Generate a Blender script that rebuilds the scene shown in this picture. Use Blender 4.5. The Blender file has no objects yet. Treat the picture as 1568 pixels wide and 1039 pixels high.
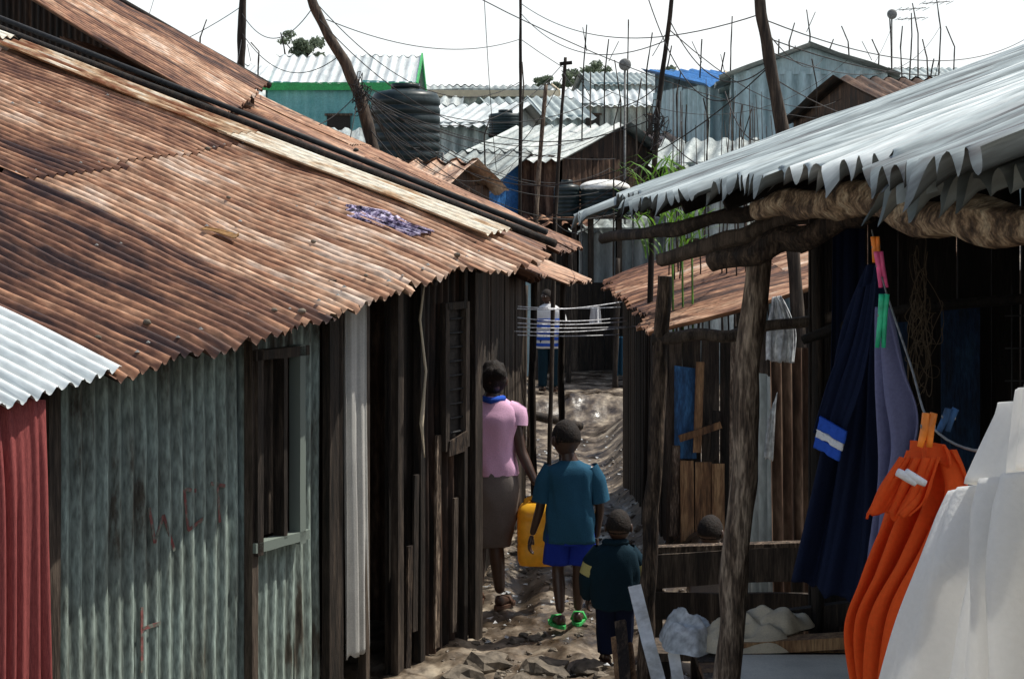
import bpy, math, random
from mathutils import Vector, noise, Matrix
R=random.Random(7)
F=2600.;HZ=330.;CH=2.6
# back-projection helper: image pixels u,v + assumed depth Y (m) -> world metres
def S(u,v,Y): return Vector(((u-784)*Y/F, Y, CH+(HZ-v)*Y/F))
sc=bpy.context.scene
COL=sc.collection
# ------------------------------------------------------------ materials
def mat(name,cols,scale=(1,1,1),ns=4,coord='Object',rough=.8,metal=0,bump=.3,bs=30,vary=0,fine=.35,transl=0,detail=4,spec=.3,groove=0,rs=.12,gk=.45):
    m=bpy.data.materials.new(name);m.use_nodes=True;nt=m.node_tree;nt.nodes.clear();L=nt.links
    def N(t,**k):
        n=nt.nodes.new(t)
        for a,b in k.items(): setattr(n,a,b)
        return n
    out=N('ShaderNodeOutputMaterial');pr=N('ShaderNodeBsdfPrincipled')
    tc=N('ShaderNodeTexCoord');mp=N('ShaderNodeMapping');mp.inputs['Scale'].default_value=scale
    L.new(tc.outputs[coord],mp.inputs['Vector'])
    n1=N('ShaderNodeTexNoise');n1.inputs['Scale'].default_value=ns;n1.inputs['Detail'].default_value=detail;n1.inputs['Roughness'].default_value=.65
    L.new(mp.outputs[0],n1.inputs['Vector'])
    fac=n1.outputs[0]
    if vary:
        at=N('ShaderNodeAttribute',attribute_name='vary')
        ma=N('ShaderNodeMath',operation='MULTIPLY_ADD');ma.inputs[1].default_value=vary;L.new(at.outputs['Fac'],ma.inputs[0]);L.new(fac,ma.inputs[2])
        mb=N('ShaderNodeMath',operation='SUBTRACT');mb.inputs[1].default_value=vary*.5;L.new(ma.outputs[0],mb.inputs[0]);fac=mb.outputs[0]
    cr=N('ShaderNodeValToRGB');e=cr.color_ramp.elements
    e[0].position=cols[0][0];e[0].color=(*cols[0][1],1)
    e[1].position=cols[-1][0];e[1].color=(*cols[-1][1],1)
    for p,c in cols[1:-1]:
        q=e.new(p);q.color=(*c,1)
    L.new(fac,cr.inputs[0])
    n2=N('ShaderNodeTexNoise');n2.inputs['Scale'].default_value=bs;n2.inputs['Detail'].default_value=3
    L.new(mp.outputs[0],n2.inputs['Vector'])
    mr=N('ShaderNodeMapRange');mr.inputs[1].default_value=.3;mr.inputs[2].default_value=.7;mr.inputs[3].default_value=1-fine;mr.inputs[4].default_value=1+fine
    L.new(n2.outputs[0],mr.inputs[0])
    sc_=mr.outputs[0]
    if groove:   # valleys of the sheet darker, crests slightly lighter
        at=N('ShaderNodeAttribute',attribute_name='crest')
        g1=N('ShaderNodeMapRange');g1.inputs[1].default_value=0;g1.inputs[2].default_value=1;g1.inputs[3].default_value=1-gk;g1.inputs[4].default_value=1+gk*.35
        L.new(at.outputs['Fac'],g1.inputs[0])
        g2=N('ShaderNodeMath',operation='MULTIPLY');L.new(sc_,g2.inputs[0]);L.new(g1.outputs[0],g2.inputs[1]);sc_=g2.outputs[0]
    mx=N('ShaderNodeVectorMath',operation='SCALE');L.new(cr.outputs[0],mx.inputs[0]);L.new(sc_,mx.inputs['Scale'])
    L.new(mx.outputs[0],pr.inputs['Base Color'])
    pr.inputs['Metallic'].default_value=metal
    pr.inputs['Specular IOR Level'].default_value=spec
    rr=N('ShaderNodeMapRange');rr.inputs[1].default_value=.3;rr.inputs[2].default_value=.7;rr.inputs[3].default_value=max(0.05,rough-rs);rr.inputs[4].default_value=min(1,rough+rs)
    L.new(n1.outputs[0],rr.inputs[0]);L.new(rr.outputs[0],pr.inputs['Roughness'])
    if bump:
        b=N('ShaderNodeBump');b.inputs['Strength'].default_value=bump;b.inputs['Distance'].default_value=.01
        L.new(n2.outputs[0],b.inputs['Height']);L.new(b.outputs[0],pr.inputs['Normal'])
    if transl:
        tr=N('ShaderNodeBsdfTranslucent');L.new(mx.outputs[0],tr.inputs[0]);ms=N('ShaderNodeMixShader');ms.inputs[0].default_value=transl
        L.new(pr.outputs[0],ms.inputs[1]);L.new(tr.outputs[0],ms.inputs[2]);L.new(ms.outputs[0],out.inputs[0])
    else: L.new(pr.outputs[0],out.inputs[0])
    return m
def flat(name,c,rough=.7,k=.75,**kw):
    d=tuple(x*k for x in c)
    return mat(name,[(.35,d),(.65,c)],rough=rough,**kw)
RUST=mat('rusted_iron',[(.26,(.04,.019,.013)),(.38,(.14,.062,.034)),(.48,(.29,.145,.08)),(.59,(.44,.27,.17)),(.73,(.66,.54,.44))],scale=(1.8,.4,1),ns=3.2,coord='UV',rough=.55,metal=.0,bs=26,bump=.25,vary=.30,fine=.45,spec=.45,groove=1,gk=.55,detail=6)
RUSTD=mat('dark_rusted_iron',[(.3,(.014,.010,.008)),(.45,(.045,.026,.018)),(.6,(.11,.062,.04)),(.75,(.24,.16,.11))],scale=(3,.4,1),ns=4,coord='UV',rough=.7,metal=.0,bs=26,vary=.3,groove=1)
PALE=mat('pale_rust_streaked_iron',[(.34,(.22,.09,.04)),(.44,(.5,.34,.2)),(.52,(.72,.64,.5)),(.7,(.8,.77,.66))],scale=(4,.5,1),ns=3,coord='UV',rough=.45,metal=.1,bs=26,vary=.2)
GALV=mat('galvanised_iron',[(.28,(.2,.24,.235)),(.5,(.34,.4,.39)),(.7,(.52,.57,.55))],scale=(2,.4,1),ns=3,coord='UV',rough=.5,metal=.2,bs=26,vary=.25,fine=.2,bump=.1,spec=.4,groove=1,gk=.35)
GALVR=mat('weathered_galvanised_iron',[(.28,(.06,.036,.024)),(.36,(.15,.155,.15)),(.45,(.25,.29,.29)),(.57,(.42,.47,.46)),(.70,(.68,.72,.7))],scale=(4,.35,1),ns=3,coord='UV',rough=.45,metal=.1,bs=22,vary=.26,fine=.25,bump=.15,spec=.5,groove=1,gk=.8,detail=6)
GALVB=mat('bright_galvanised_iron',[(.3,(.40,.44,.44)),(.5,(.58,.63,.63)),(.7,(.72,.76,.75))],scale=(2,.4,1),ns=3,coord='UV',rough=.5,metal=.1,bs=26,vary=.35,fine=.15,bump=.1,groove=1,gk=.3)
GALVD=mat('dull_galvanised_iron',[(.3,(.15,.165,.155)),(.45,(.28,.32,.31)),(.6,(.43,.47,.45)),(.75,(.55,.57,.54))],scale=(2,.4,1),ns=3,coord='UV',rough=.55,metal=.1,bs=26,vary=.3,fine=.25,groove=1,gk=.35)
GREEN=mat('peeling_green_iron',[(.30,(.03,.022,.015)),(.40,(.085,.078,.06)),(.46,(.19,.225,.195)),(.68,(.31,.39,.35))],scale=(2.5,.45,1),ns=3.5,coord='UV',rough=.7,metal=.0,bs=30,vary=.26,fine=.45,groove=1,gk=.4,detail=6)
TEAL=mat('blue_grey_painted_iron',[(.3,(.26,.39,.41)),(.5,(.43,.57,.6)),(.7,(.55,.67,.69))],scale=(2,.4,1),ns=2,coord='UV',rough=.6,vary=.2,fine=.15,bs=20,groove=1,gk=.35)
TEAL2=mat('turquoise_painted_board',[(.3,(.12,.36,.36)),(.6,(.22,.48,.48))],ns=2,fine=.15)
GREENP=flat('green_trim_paint',(.06,.42,.13))
BLUEP=mat('faded_blue_paint',[(.3,(.015,.03,.05)),(.5,(.03,.09,.2)),(.7,(.06,.18,.36))],scale=(4,4,.8),ns=4)
BLUED=mat('shade_darkened_blue_paint',[(.3,(.008,.012,.02)),(.5,(.012,.03,.07)),(.7,(.025,.06,.11))],scale=(4,4,.8),ns=4)  # darker copy of the faded blue, shade inside the stall coloured in
WHITEP=mat('white_paint',[(.35,(.5,.48,.43)),(.5,(.78,.77,.74)),(.7,(.84,.84,.82))],ns=6,fine=.12)
WOODD=mat('dark_weathered_wood',[(.3,(.010,.008,.006)),(.5,(.038,.028,.021)),(.7,(.105,.08,.06))],scale=(9,9,.8),ns=3,bs=18,bump=.6,vary=.3)
WOODK=mat('shade_darkened_wood',[(.3,(.005,.004,.003)),(.5,(.014,.011,.009)),(.7,(.04,.03,.023))],scale=(9,9,.8),ns=3,bs=18,bump=.6,vary=.3)  # dark copy of the weathered wood; stall's inner shade put into its colour
WOOD=mat('weathered_log',[(.32,(.018,.012,.009)),(.48,(.06,.041,.028)),(.6,(.12,.085,.06)),(.74,(.27,.21,.155))],scale=(5,5,.9),ns=5,bs=20,bump=.9,vary=.3,fine=.5)
LOGX=mat('peeled_log',[(.34,(.02,.013,.009)),(.45,(.11,.07,.042)),(.54,(.3,.21,.13)),(.68,(.55,.45,.31))],scale=(1.6,5,5),ns=3.4,bs=16,bump=1,fine=.5,detail=6)
WOODB=mat('brown_board',[(.3,(.06,.03,.016)),(.5,(.2,.105,.05)),(.7,(.36,.22,.11))],scale=(7,7,.8),ns=3,bs=18,bump=.5,vary=.2)
EARTH=mat('muddy_trodden_earth',[(.36,(.02,.014,.009)),(.46,(.06,.043,.028)),(.55,(.15,.115,.08)),(.65,(.29,.24,.175)),(.8,(.42,.37,.29))],scale=(1,1,1),ns=2.8,bs=13,bump=1.,rough=.46,rs=.38,fine=.4,detail=8,spec=.6)
STONE=mat('brown_grey_stone',[(.3,(.05,.04,.03)),(.6,(.18,.15,.115))],ns=5,bs=25,bump=.8)
PLBLK=mat('black_tank_plastic',[(.3,(.010,.018,.019)),(.7,(.03,.046,.048))],ns=3,rough=.4,bump=.05,fine=.2)
WIRE=flat('black_wire',(.03,.03,.03),bump=0)
WIREW=flat('white_cord',(.7,.7,.72),bump=0)
GREY=flat('bracket_grey',(.22,.22,.21))
SKIN=mat('dark_brown_skin',[(.3,(.045,.022,.014)),(.7,(.075,.038,.024))],ns=5,rough=.42,fine=.08,bump=.08,bs=60,spec=.5)
HAIR=mat('black_hair',[(.3,(.008,.006,.005)),(.7,(.025,.018,.014))],ns=30,bs=90,rough=.85,bump=.6)
EYEW=flat('eye_white',(.7,.68,.62),bump=0)
LIP=flat('lip',(.12,.045,.035),bump=0)
def cloth(name,c,t=.0,k=.75,fine=.09,**kw): return mat(name,[(.3,tuple(x*k for x in c)),(.65,c)],ns=3,bs=140,bump=.2,rough=.9,fine=fine,transl=t,spec=.1,**kw)
PINK=cloth('pink_cotton',(.84,.50,.69),.1,k=.92)
SKIRT=cloth('taupe_skirt_cloth',(.17,.145,.13))
TEALC=cloth('blue_tshirt_cotton',(.028,.10,.165))
BLUES=cloth('royal_blue_shorts_cloth',(.02,.045,.36))
JACK=cloth('dark_navy_teal_fleece',(.010,.028,.042))
YEL=cloth('yellow_band_cloth',(.55,.5,.2))
NAVY=cloth('navy_cotton',(.009,.014,.036),.03)
DENIM=cloth('faded_sunlit_navy_cotton',(.22,.23,.39),.3)  # faded navy, with sunlit lightness raised into the colour
STRB=cloth('bright_blue_rib',(.03,.10,.5));STRW=cloth('white_rib',(.8,.8,.8))
ORNG=cloth('orange_red_cotton',(.9,.14,.03),.4,k=.9,fine=.05)
WHT=cloth('white_cotton',(.9,.89,.86),.45,k=.98,fine=.02)
RED=mat('red_shade_net',[(.3,(.25,.05,.05)),(.6,(.5,.13,.12))],scale=(60,60,4),ns=6,bs=90,fine=.5,transl=.3)
CURT=cloth('grey_white_curtain',(.6,.59,.55),.15)
SACK=cloth('woven_sack',(.7,.6,.44),.1)
SLAB=cloth('sunlit_toned_tabletop_cloth',(.85,.78,.65),.0)  # pale colour stands in for sunlight on the roofed-over table
STRAW=flat('dry_straw',(.11,.08,.05))
LEAFD=flat('dry_brown_leaf',(.25,.13,.04))
PLST=mat('white_plastic_sheet',[(.3,(.55,.6,.62)),(.7,(.8,.8,.8))],ns=5,rough=.25,transl=.3,bump=.3)
PURP=mat('purple_print_rag',[(.42,(.02,.015,.03)),(.5,(.2,.16,.28)),(.56,(.55,.5,.62))],ns=18,bs=60)
TARP=flat('blue_tarpaulin',(.05,.2,.5),rough=.4)
JERRY=mat('yellow_jerrycan_plastic',[(.3,(.72,.36,.02)),(.7,(.88,.52,.05))],ns=4,rough=.35,transl=.3,bump=.05,fine=.08)
SAND=flat('green_rubber',(.06,.5,.12));DKS=flat('brown_sandal',(.1,.05,.03))
PEGO=flat('orange_peg',(.9,.25,.03),rough=.35,bump=0);PEGP=flat('pink_peg',(.9,.12,.3),rough=.35,bump=0);PEGG=flat('green_peg',(.03,.5,.25),rough=.35,bump=0)
LEAF=mat('leaf_green',[(.3,(.05,.11,.015)),(.6,(.13,.29,.03)),(.75,(.27,.45,.06))],ns=4,rough=.5,transl=.4,bump=0)
TREEL=mat('tree_foliage',[(.3,(.09,.12,.08)),(.6,(.18,.23,.15))],ns=3,transl=.4,bump=0)  # lightened and greyed: distance haze put into the foliage colour
GRAF=mat('graffiti_red',[(.44,(.15,.17,.14)),(.54,(.2,.09,.08)),(.7,(.25,.07,.065))],ns=22)
DARKIN=flat('dark_interior_board',(.03,.024,.02))  # unlit interior behind windows, put into the colour of flat panels
# ------------------------------------------------------------ helpers
def group(name,loc=(0,0,0)):
    o=bpy.data.objects.new(name,None);o.location=loc;o.empty_display_size=.1;COL.objects.link(o);return o
def mk(name,vs,fs,m,par=None,smooth=False,uv=None,vary=None,crest=None):
    me=bpy.data.meshes.new(name);me.from_pydata([tuple(v) for v in vs],[],fs);me.update()
    ms=m if isinstance(m,list) else [m]
    for x in ms: me.materials.append(x)
    if uv is not None:
        ul=me.uv_layers.new(name='UVMap')
        for l in me.loops: ul.data[l.index].uv=uv[l.vertex_index]
    if vary is not None:
        a=me.attributes.new('vary','FLOAT','POINT')
        a.data.foreach_set('value',vary)
    a=me.attributes.new('crest','FLOAT','POINT')
    a.data.foreach_set('value',crest if crest is not None else [.6]*len(vs))
    if smooth: me.polygons.foreach_set('use_smooth',[True]*len(me.polygons))
    o=bpy.data.objects.new(name,me);COL.objects.link(o)
    if par: o.parent=par
    return o
def corr(name,a,b,c,d,m,par=None,pitch=.076,amp=.010,rows=1,tooth=0,seed=1,jit=.012,sheet=.76,seg=8,nv=8,lift=.004,warp=.012,rag=0):
    """corrugated sheets; a->b across ribs (lower edge), a->d along ribs"""
    rr=random.Random(seed);a,b,c,d=[Vector(p) for p in(a,b,c,d)]
    W=(b-a).length;Ln=((d-a).length+(c-b).length)/2
    n=((b-a).cross(d-a)).normalized()
    if n.z<-.05: n=-n
    vs=[];fs=[];uv=[];va=[];cre=[]
    ns=max(1,round(W/sheet))
    for r in range(rows):
        for k in range(ns):
            u0=k/ns;u1=(k+1)/ns+ (.06/W if k<ns-1 else 0)
            v0=r/rows-(.08/Ln if r else 0)+rr.uniform(-1,1)*jit*2/Ln*(1 if r==0 else 3)
            v1=(r+1)/rows+rr.uniform(0,1)*jit/Ln
            sk=rr.uniform(-1,1)*jit/Ln
            off=lift*(r*1.6+ (k%2))+rr.uniform(0,lift)
            val=rr.random();uo=rr.uniform(0,50);vo=rr.uniform(0,50)
            nw=max(2,round((u1-u0)*W/pitch));nu=nw*seg
            base=len(vs)
            droop=[rr.uniform(0,1)**2.2 for _ in range(nw+2)]
            for i in range(nu+1):
                fu=i/nu;u=u0+(u1-u0)*fu
                wv=math.cos(2*math.pi*(u*W/pitch))
                tt=abs(((u*W/pitch)%1)-.5)*2
                dr=droop[i//seg]
                for j in range(nv+1):
                    fv=j/nv
                    if tooth and r==0: fv=fv**2.2
                    v=v0+(v1-v0)*fv+sk*(fu-.5)
                    h=amp*wv
                    if r==0 and j==0:
                        if rag: v-=(rag*noise.noise((u*W*3.1,seed,k))+rag*.8*(dr-.5))/Ln
                        if tooth: v-=(tooth*(1-tt)*(.15+1.3*dr)+tooth*.5*noise.noise((u*W*15,seed,k)))/Ln
                    p=a.lerp(b,u).lerp(d.lerp(c,u),v)
                    if tooth and r==0 and j==0: h-=tooth*(.05+.7*dr)*(1-tt)
                    h+=off+warp*noise.noise((u*W*1.1,v*Ln*1.1,seed*3.1))+ .35*warp*noise.noise((u*W*4,v*Ln*3,seed))
                    if r==0 and j==0 and not tooth: h+=rr.uniform(-.3,.2)*amp-(rag*.3*dr)
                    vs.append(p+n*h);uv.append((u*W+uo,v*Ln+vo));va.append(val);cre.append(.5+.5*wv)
            for i in range(nu):
                for j in range(nv):
                    q=base+i*(nv+1)+j
                    fs.append((q,q+nv+1,q+nv+2,q+1))
    return mk(name,vs,fs,m,par,True,uv,va,cre)
def tube(name,pts,rad,m,par=None,n=12,lump=0,cap=True,closed_smooth=True,seed=0,steps=0):
    pts=[Vector(p) for p in pts]
    if not hasattr(rad,'__len__'): rad=[rad]*len(pts)
    if steps:
        P=[];Q=[]
        for i in range(len(pts)-1):
            for s in range(steps):
                t=s/steps;P.append(pts[i].lerp(pts[i+1],t));Q.append(rad[i]*(1-t)+rad[i+1]*t)
        P.append(pts[-1]);Q.append(rad[-1]);pts,rad=P,Q
    vs=[];fs=[];uv=[];va=[];acc=0
    prev=None
    for i,p in enumerate(pts):
        t=(pts[min(i+1,len(pts)-1)]-pts[max(i-1,0)]).normalized()
        if prev is None:
            s=t.cross(Vector((0,1,0)) if abs(t.y)<.9 else Vector((1,0,0))).normalized()
        else: s=(prev-t*prev.dot(t)).normalized()
        prev=s;q=t.cross(s)
        if i: acc+=(p-pts[i-1]).length
        for k in range(n):
            A=2*math.pi*k/n
            d=s*math.cos(A)+q*math.sin(A)
            r=rad[i]*(1+lump*noise.noise((math.cos(A)*1.5+seed,math.sin(A)*1.5,acc*5))+lump*.5*noise.noise((seed,acc*2.2,0)))
            vs.append(p+d*r);uv.append((k/n*.4,acc));va.append((seed*.37)%1)
    for i in range(len(pts)-1):
        for k in range(n):
            fs.append((i*n+k,i*n+(k+1)%n,(i+1)*n+(k+1)%n,(i+1)*n+k))
    if cap:
        fs.append(tuple(range(n-1,-1,-1)));fs.append(tuple(range((len(pts)-1)*n,len(pts)*n)))
    return mk(name,vs,fs,m,par,True,uv,va)
def pole(name,pts,r0,r1,m,par=None,lump=.25,seed=1,n=10,bend=.0):
    k=len(pts);P=[Vector(p) for p in pts]
    if bend:
        Q=[]
        for i in range(25):
            q=interp(P,i/24);w=math.sin(math.pi*i/24)
            Q.append(q+Vector((noise.noise((i*.23,seed,1)),noise.noise((i*.23,seed,5)),noise.noise((i*.23,seed,9))))*bend*w)
        P=Q;k=25
    return tube(name,P,[r0+(r1-r0)*i/(k-1) for i in range(k)],m,par,n,lump,seed=seed,steps=(2 if bend else 10))
def beam(name,p0,p1,w,h,m,par=None,up=(0,0,1),vary=None):
    p0=Vector(p0);p1=Vector(p1);t=(p1-p0).normalized();up=Vector(up)
    s=t.cross(up)
    if s.length<.01: s=t.cross(Vector((0,1,0)))
    s.normalize();q=s.cross(t)
    vs=[];N=4
    for i in range(N+1):
        p=p0.lerp(p1,i/N)+s*R.uniform(-.03,.03)*w
        for a,b in((-1,-1),(1,-1),(1,1),(-1,1)):
            vs.append(p+s*a*w/2*R.uniform(.94,1.03)+q*b*h/2)
    fs=[(0,3,2,1),(N*4,N*4+1,N*4+2,N*4+3)]
    for i in range(N):
        for k in range(4): fs.append((i*4+k,i*4+(k+1)%4,i*4+4+(k+1)%4,i*4+4+k))
    v=R.random() if vary is None else vary
    return mk(name,vs,fs,m,par,False,[(0,0)]*len(vs),[v]*len(vs))
def planks(name,a,b,z0,z1,m,par=None,w=.13,th=.02,gap=.006,ragged=.05,nrm=None,seed=3):
    rr=random.Random(seed);a=Vector((a[0],a[1],0));b=Vector((b[0],b[1],0));W=(b-a).length;t=(b-a)/W;nn=Vector((-t.y,t.x,0))
    z0=z0 if hasattr(z0,'__len__') else(z0,z0);z1=z1 if hasattr(z1,'__len__') else(z1,z1)
    vs=[];fs=[];va=[];x=0
    while x<W-.01:
        ww=min(W-x,w*rr.uniform(.7,1.2));o=rr.uniform(0,th*.6);v=rr.random()
        f=x/W;lo=z0[0]+(z0[1]-z0[0])*f;hi=z1[0]+(z1[1]-z1[0])*f+rr.uniform(-ragged,0)
        tl=rr.uniform(-.006,.006)
        B=len(vs)
        for zz,dx in((lo,0),(hi,tl)):
            for xx in(x,x+ww-gap):
                for yy in(o,o+th):
                    vs.append(a+t*(xx+dx)+nn*yy+Vector((0,0,zz+rr.uniform(-.004,.004))));va.append(v)
        fs+=[(B,B+2,B+6,B+4),(B+1,B+5,B+7,B+3),(B,B+4,B+5,B+1),(B+2,B+3,B+7,B+6),(B+4,B+6,B+7,B+5),(B,B+1,B+3,B+2)]
        x+=ww
    return mk(name,vs,fs,m,par,False,[(0,0)]*len(vs),va)
def quad(name,a,b,c,d,m,par=None,th=.012):
    a,b,c,d=[Vector(p) for p in(a,b,c,d)];n=(b-a).cross(d-a).normalized()*th
    vs=[a,b,c,d,a+n,b+n,c+n,d+n]
    return mk(name,vs,[(0,3,2,1),(4,5,6,7),(0,1,5,4),(1,2,6,5),(2,3,7,6),(3,0,4,7)],m,par,False,[(v.x,v.z) for v in vs],[R.random()]*8)
def blob(name,c,r,m,par=None,nz=0,seg=20,rings=14,shape=None,rot=None,seed=0):
    vs=[];fs=[];c=Vector(c)
    for j in range(rings+1):
        ph=math.pi*j/rings
        for i in range(seg):
            th=2*math.pi*i/seg
            p=Vector((math.sin(ph)*math.cos(th),math.sin(ph)*math.sin(th),math.cos(ph)))
            if shape: p=shape(p)
            if nz: p=p*(1+nz*noise.noise(p*3+Vector((seed,0,0))))
            q=Vector((p.x*r[0],p.y*r[1],p.z*r[2]))
            if rot: q=rot@q
            vs.append(c+q)
    for j in range(rings):
        for i in range(seg):
            fs.append((j*seg+i,(j+1)*seg+i,(j+1)*seg+(i+1)%seg,j*seg+(i+1)%seg))
    return mk(name,vs,fs,m,par,True)
def interp(L,t):
    x=t*(len(L)-1);i=min(int(x),len(L)-2);f=x-i
    P=[Vector(L[max(0,min(len(L)-1,k))]) for k in(i-1,i,i+1,i+2)]
    return .5*((2*P[1])+(P[2]-P[0])*f+(2*P[0]-5*P[1]+4*P[2]-P[3])*f*f+(3*P[1]-P[0]-3*P[2]+P[3])*f**3)
def drape(name,Lp,Rp,m,par=None,amp=.03,nf=4,nu=48,nv=40,seed=0,conv=0,solid=.003,hem=.01,crinkle=.12):
    vs=[];fs=[];uv=[]
    for j in range(nv+1):
        v=j/nv;a=interp(Lp,v);b=interp(Rp,v)
        t=(b-a);n=Vector((-t.y,t.x,0))
        n=n.normalized() if n.length>1e-5 else Vector((0,1,0))
        if n.y>0:n=-n
        for i in range(nu+1):
            u=i/nu
            w=noise.noise((u*nf*.9+seed,v*.5,seed*2.3))
            uu=u+.10*noise.noise((u*2+seed,v*1.1,3))
            s_=math.sin(2*math.pi*nf*uu+seed)
            s_=math.copysign(abs(s_)**.75,s_)
            f=s_*(.45+.9*noise.noise((u*3.3,v*.9,seed)))
            h=amp*(f+1.1*w)*(.35+.65*min(1,v*2.5+.1))+amp*crinkle*noise.noise((u*16,v*2.2,seed+5))+amp*.35*noise.noise((u*nf*2.3,v*.8,seed+9))
            p=a.lerp(b,u)+n*h
            if j==nv: p.z+=hem*noise.noise((u*8,seed,3))*2
            vs.append(p);uv.append((u,v))
    for j in range(nv):
        for i in range(nu):
            q=j*(nu+1)+i;fs.append((q,q+1,q+nu+2,q+nu+1))
    o=mk(name,vs,fs,m,par,True,uv)
    if solid:
        s=o.modifiers.new('s','SOLIDIFY');s.thickness=solid
    return o
def DS(L): return [S(*p) for p in L]
# ------------------------------------------------------------ terrain
def sm(a,b,x):
    t=max(0,min(1,(x-a)/(b-a)));return t*t*(3-2*t)
def g0(x,y):
    z=-.32*sm(12.5,20,y)+.36*sm(23.3,24.3,y)
    z+=5.0*sm(28,62,y)+ (max(0,y-62)*.012 if y<400 else 338*.012)
    xc=.35+.02*(y-10)
    z+=.34*sm(.45,1.0,x-xc)*sm(11,12.2,y)*(1-sm(22,24,y))
    z+=.10*sm(.3,.6,x-xc)*(1-sm(11,12.2,y))
    return z
def g(x,y):
    z=g0(x,y)
    if 3<y<32 and -6<x<8:
        k=1-.5*sm(14,18,y)+.4*sm(21,23,y)-.7*sm(24.3,25.5,y)
        z+=k*(.06*noise.noise((x*1.7,y*1.1,0))+.05*noise.noise((x*4.2,y*2.7,3))+.03*abs(noise.noise((x*9,y*6,7)))+.016*noise.noise((x*20,y*15,7)))
        z-=.05*math.exp(-((x-.1-.04*(y-10)-.12*math.sin(y*.9))/.10)**2)*sm(10.8,11.5,y)
    return z
def axis(lo,hi,dlo,dhi,step,fac=1.25):
    L=[dlo];x=dlo
    while x<dhi: x+=step;L.append(x)
    s=step
    while x<hi: s*=fac;x+=s;L.append(x)
    x=dlo;s=step
    while x>lo: s*=fac;x-=s;L.insert(0,x)
    return L
xs=axis(-900,900,-1.2,2.4,.03);ys=axis(-60,1500,8.5,26,.05)
vs=[];fs=[]
for y in ys:
    for x in xs: vs.append((x,y,g(x,y)))
nx=len(xs)
for j in range(len(ys)-1):
    for i in range(nx-1):
        q=j*nx+i;fs.append((q,q+1,q+nx+1,q+nx))
mk('ground',vs,fs,EARTH,None,True)
def scatter(name,n,fn,m,smin,smax,flatk=.6,seed=1):
    rr=random.Random(seed);vs=[];fs=[]
    for _ in range(n):
        x,y=fn(rr);s=rr.uniform(smin,smax)*(rr.random()**.7+.3);B=len(vs);seg=9;rg=6
        an=rr.uniform(0,6);sx=rr.uniform(.7,1.4)
        for j in range(rg+1):
            ph=math.pi*j/rg
            for i in range(seg):
                th=2*math.pi*i/seg
                p=Vector((math.sin(ph)*math.cos(th),math.sin(ph)*math.sin(th),math.cos(ph)));k=1+.5*noise.noise(p*1.7+Vector((B,0,0)))
                q=Vector((p.x*sx,p.y,p.z*flatk))*s*k;q.rotate(Matrix.Rotation(an,3,'Z'))
                vs.append(q+Vector((x,y,g(x,y)+s*.05)))
        for j in range(rg):
            for i in range(seg): fs.append((B+j*seg+i,B+(j+1)*seg+i,B+(j+1)*seg+(i+1)%seg,B+j*seg+(i+1)%seg))
    return mk(name,vs,fs,m)
scatter('rocks',190,lambda r:(r.uniform(-.3,1.2),r.uniform(9,15)),STONE,.015,.05,seed=2)
scatter('boulders',12,lambda r:(r.uniform(-.3,.45),r.uniform(9.2,9.8)),STONE,.05,.14,.5,seed=5)
scatter('pebbles',900,lambda r:(r.uniform(-.4,1.5),r.uniform(9,20)),EARTH,.008,.02,seed=3)
vs=[];fs=[]
for _ in range(260):
    x=R.uniform(-.2,1.3);y=R.uniform(9.5,22);z=g(x,y)+.012;s=R.uniform(.008,.028);B=len(vs);an=R.uniform(0,6)
    for k in range(4):
        A=an+k*1.57;vs.append((x+math.cos(A)*s*R.uniform(.6,1.3),y+math.sin(A)*s,z+R.uniform(0,.02)))
    fs.append((B,B+1,B+2,B+3))
mk('litter',vs,fs,PLST)
# ------------------------------------------------------------ LEFT SHACK (A)
A=group('corrugated_iron_shack')
E0=Vector((-1.99,6.6,1.84));E1=Vector((.19,10.6,2.38));rib=Vector((-.88,.48,.333))
def EA(t,L,dz=0):
    p=E0.lerp(E1,t)+rib*L;p.z+=dz;return p
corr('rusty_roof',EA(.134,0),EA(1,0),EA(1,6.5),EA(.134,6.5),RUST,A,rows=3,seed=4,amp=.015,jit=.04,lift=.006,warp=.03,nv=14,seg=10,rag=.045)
corr('new_roof_sheet',EA(-.25,.02,.02),EA(.15,.0,.03),EA(.15,2.6,.03),EA(-.25,2.6,.02),GALVB,A,amp=.016,seed=2,jit=.02,nv=10,seg=10,rag=.02)
corr('roof_upper_part',EA(-.25,2.5,.0),EA(.15,2.5,.0),EA(.15,6.5,.0),EA(-.25,6.5,.0),RUST,A,amp=.012,seed=9)
corr('rake_strip_sheet',EA(.94,.25,.045),EA(1.015,.22,.045),EA(1.015,6.5,.045),EA(.94,6.5,.045),PALE,A,amp=.012,rows=3,seed=5,jit=.03)
tube('rake_board',[EA(1.03,-.02,.03),EA(1.03,3.,.05),EA(1.03,6.5,.05)],[.026,.03,.03],WOODD,A,8,.2,steps=8)
tube('rake_gutter_bar',[EA(1.055,.1,.05),EA(1.07,6.5,.10)],.02,WIRE,A,8)
vs=[];fs=[]
for L in(.12,1.1,2.15,3.2,4.3):
    for k in range(22):
        t=.15+.84*(k+R.uniform(-.3,.3))/22
        if R.random()<.25: continue
        p=EA(t,L+R.uniform(-.03,.03),.026);B=len(vs);r=R.uniform(.008,.016)
        for i in range(6): vs.append(p+Vector((math.cos(i*1.047)*r,math.sin(i*1.047)*r,0)))
        vs.append(p+Vector((0,0,r*.9)))
        for i in range(6): fs.append((B+i,B+(i+1)%6,B+6))
mk('roof_nails',vs,fs,GREY,A)
dn=Vector((-.478,-.878,0));dt=Vector((.878,-.478,0));W1=Vector((-.26,10.5,0))
def WA(t,z,off=0):
    p=W1+dn*t+dt*off;p.z=z;return p
def top(t): return 2.44-.119*t
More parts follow.
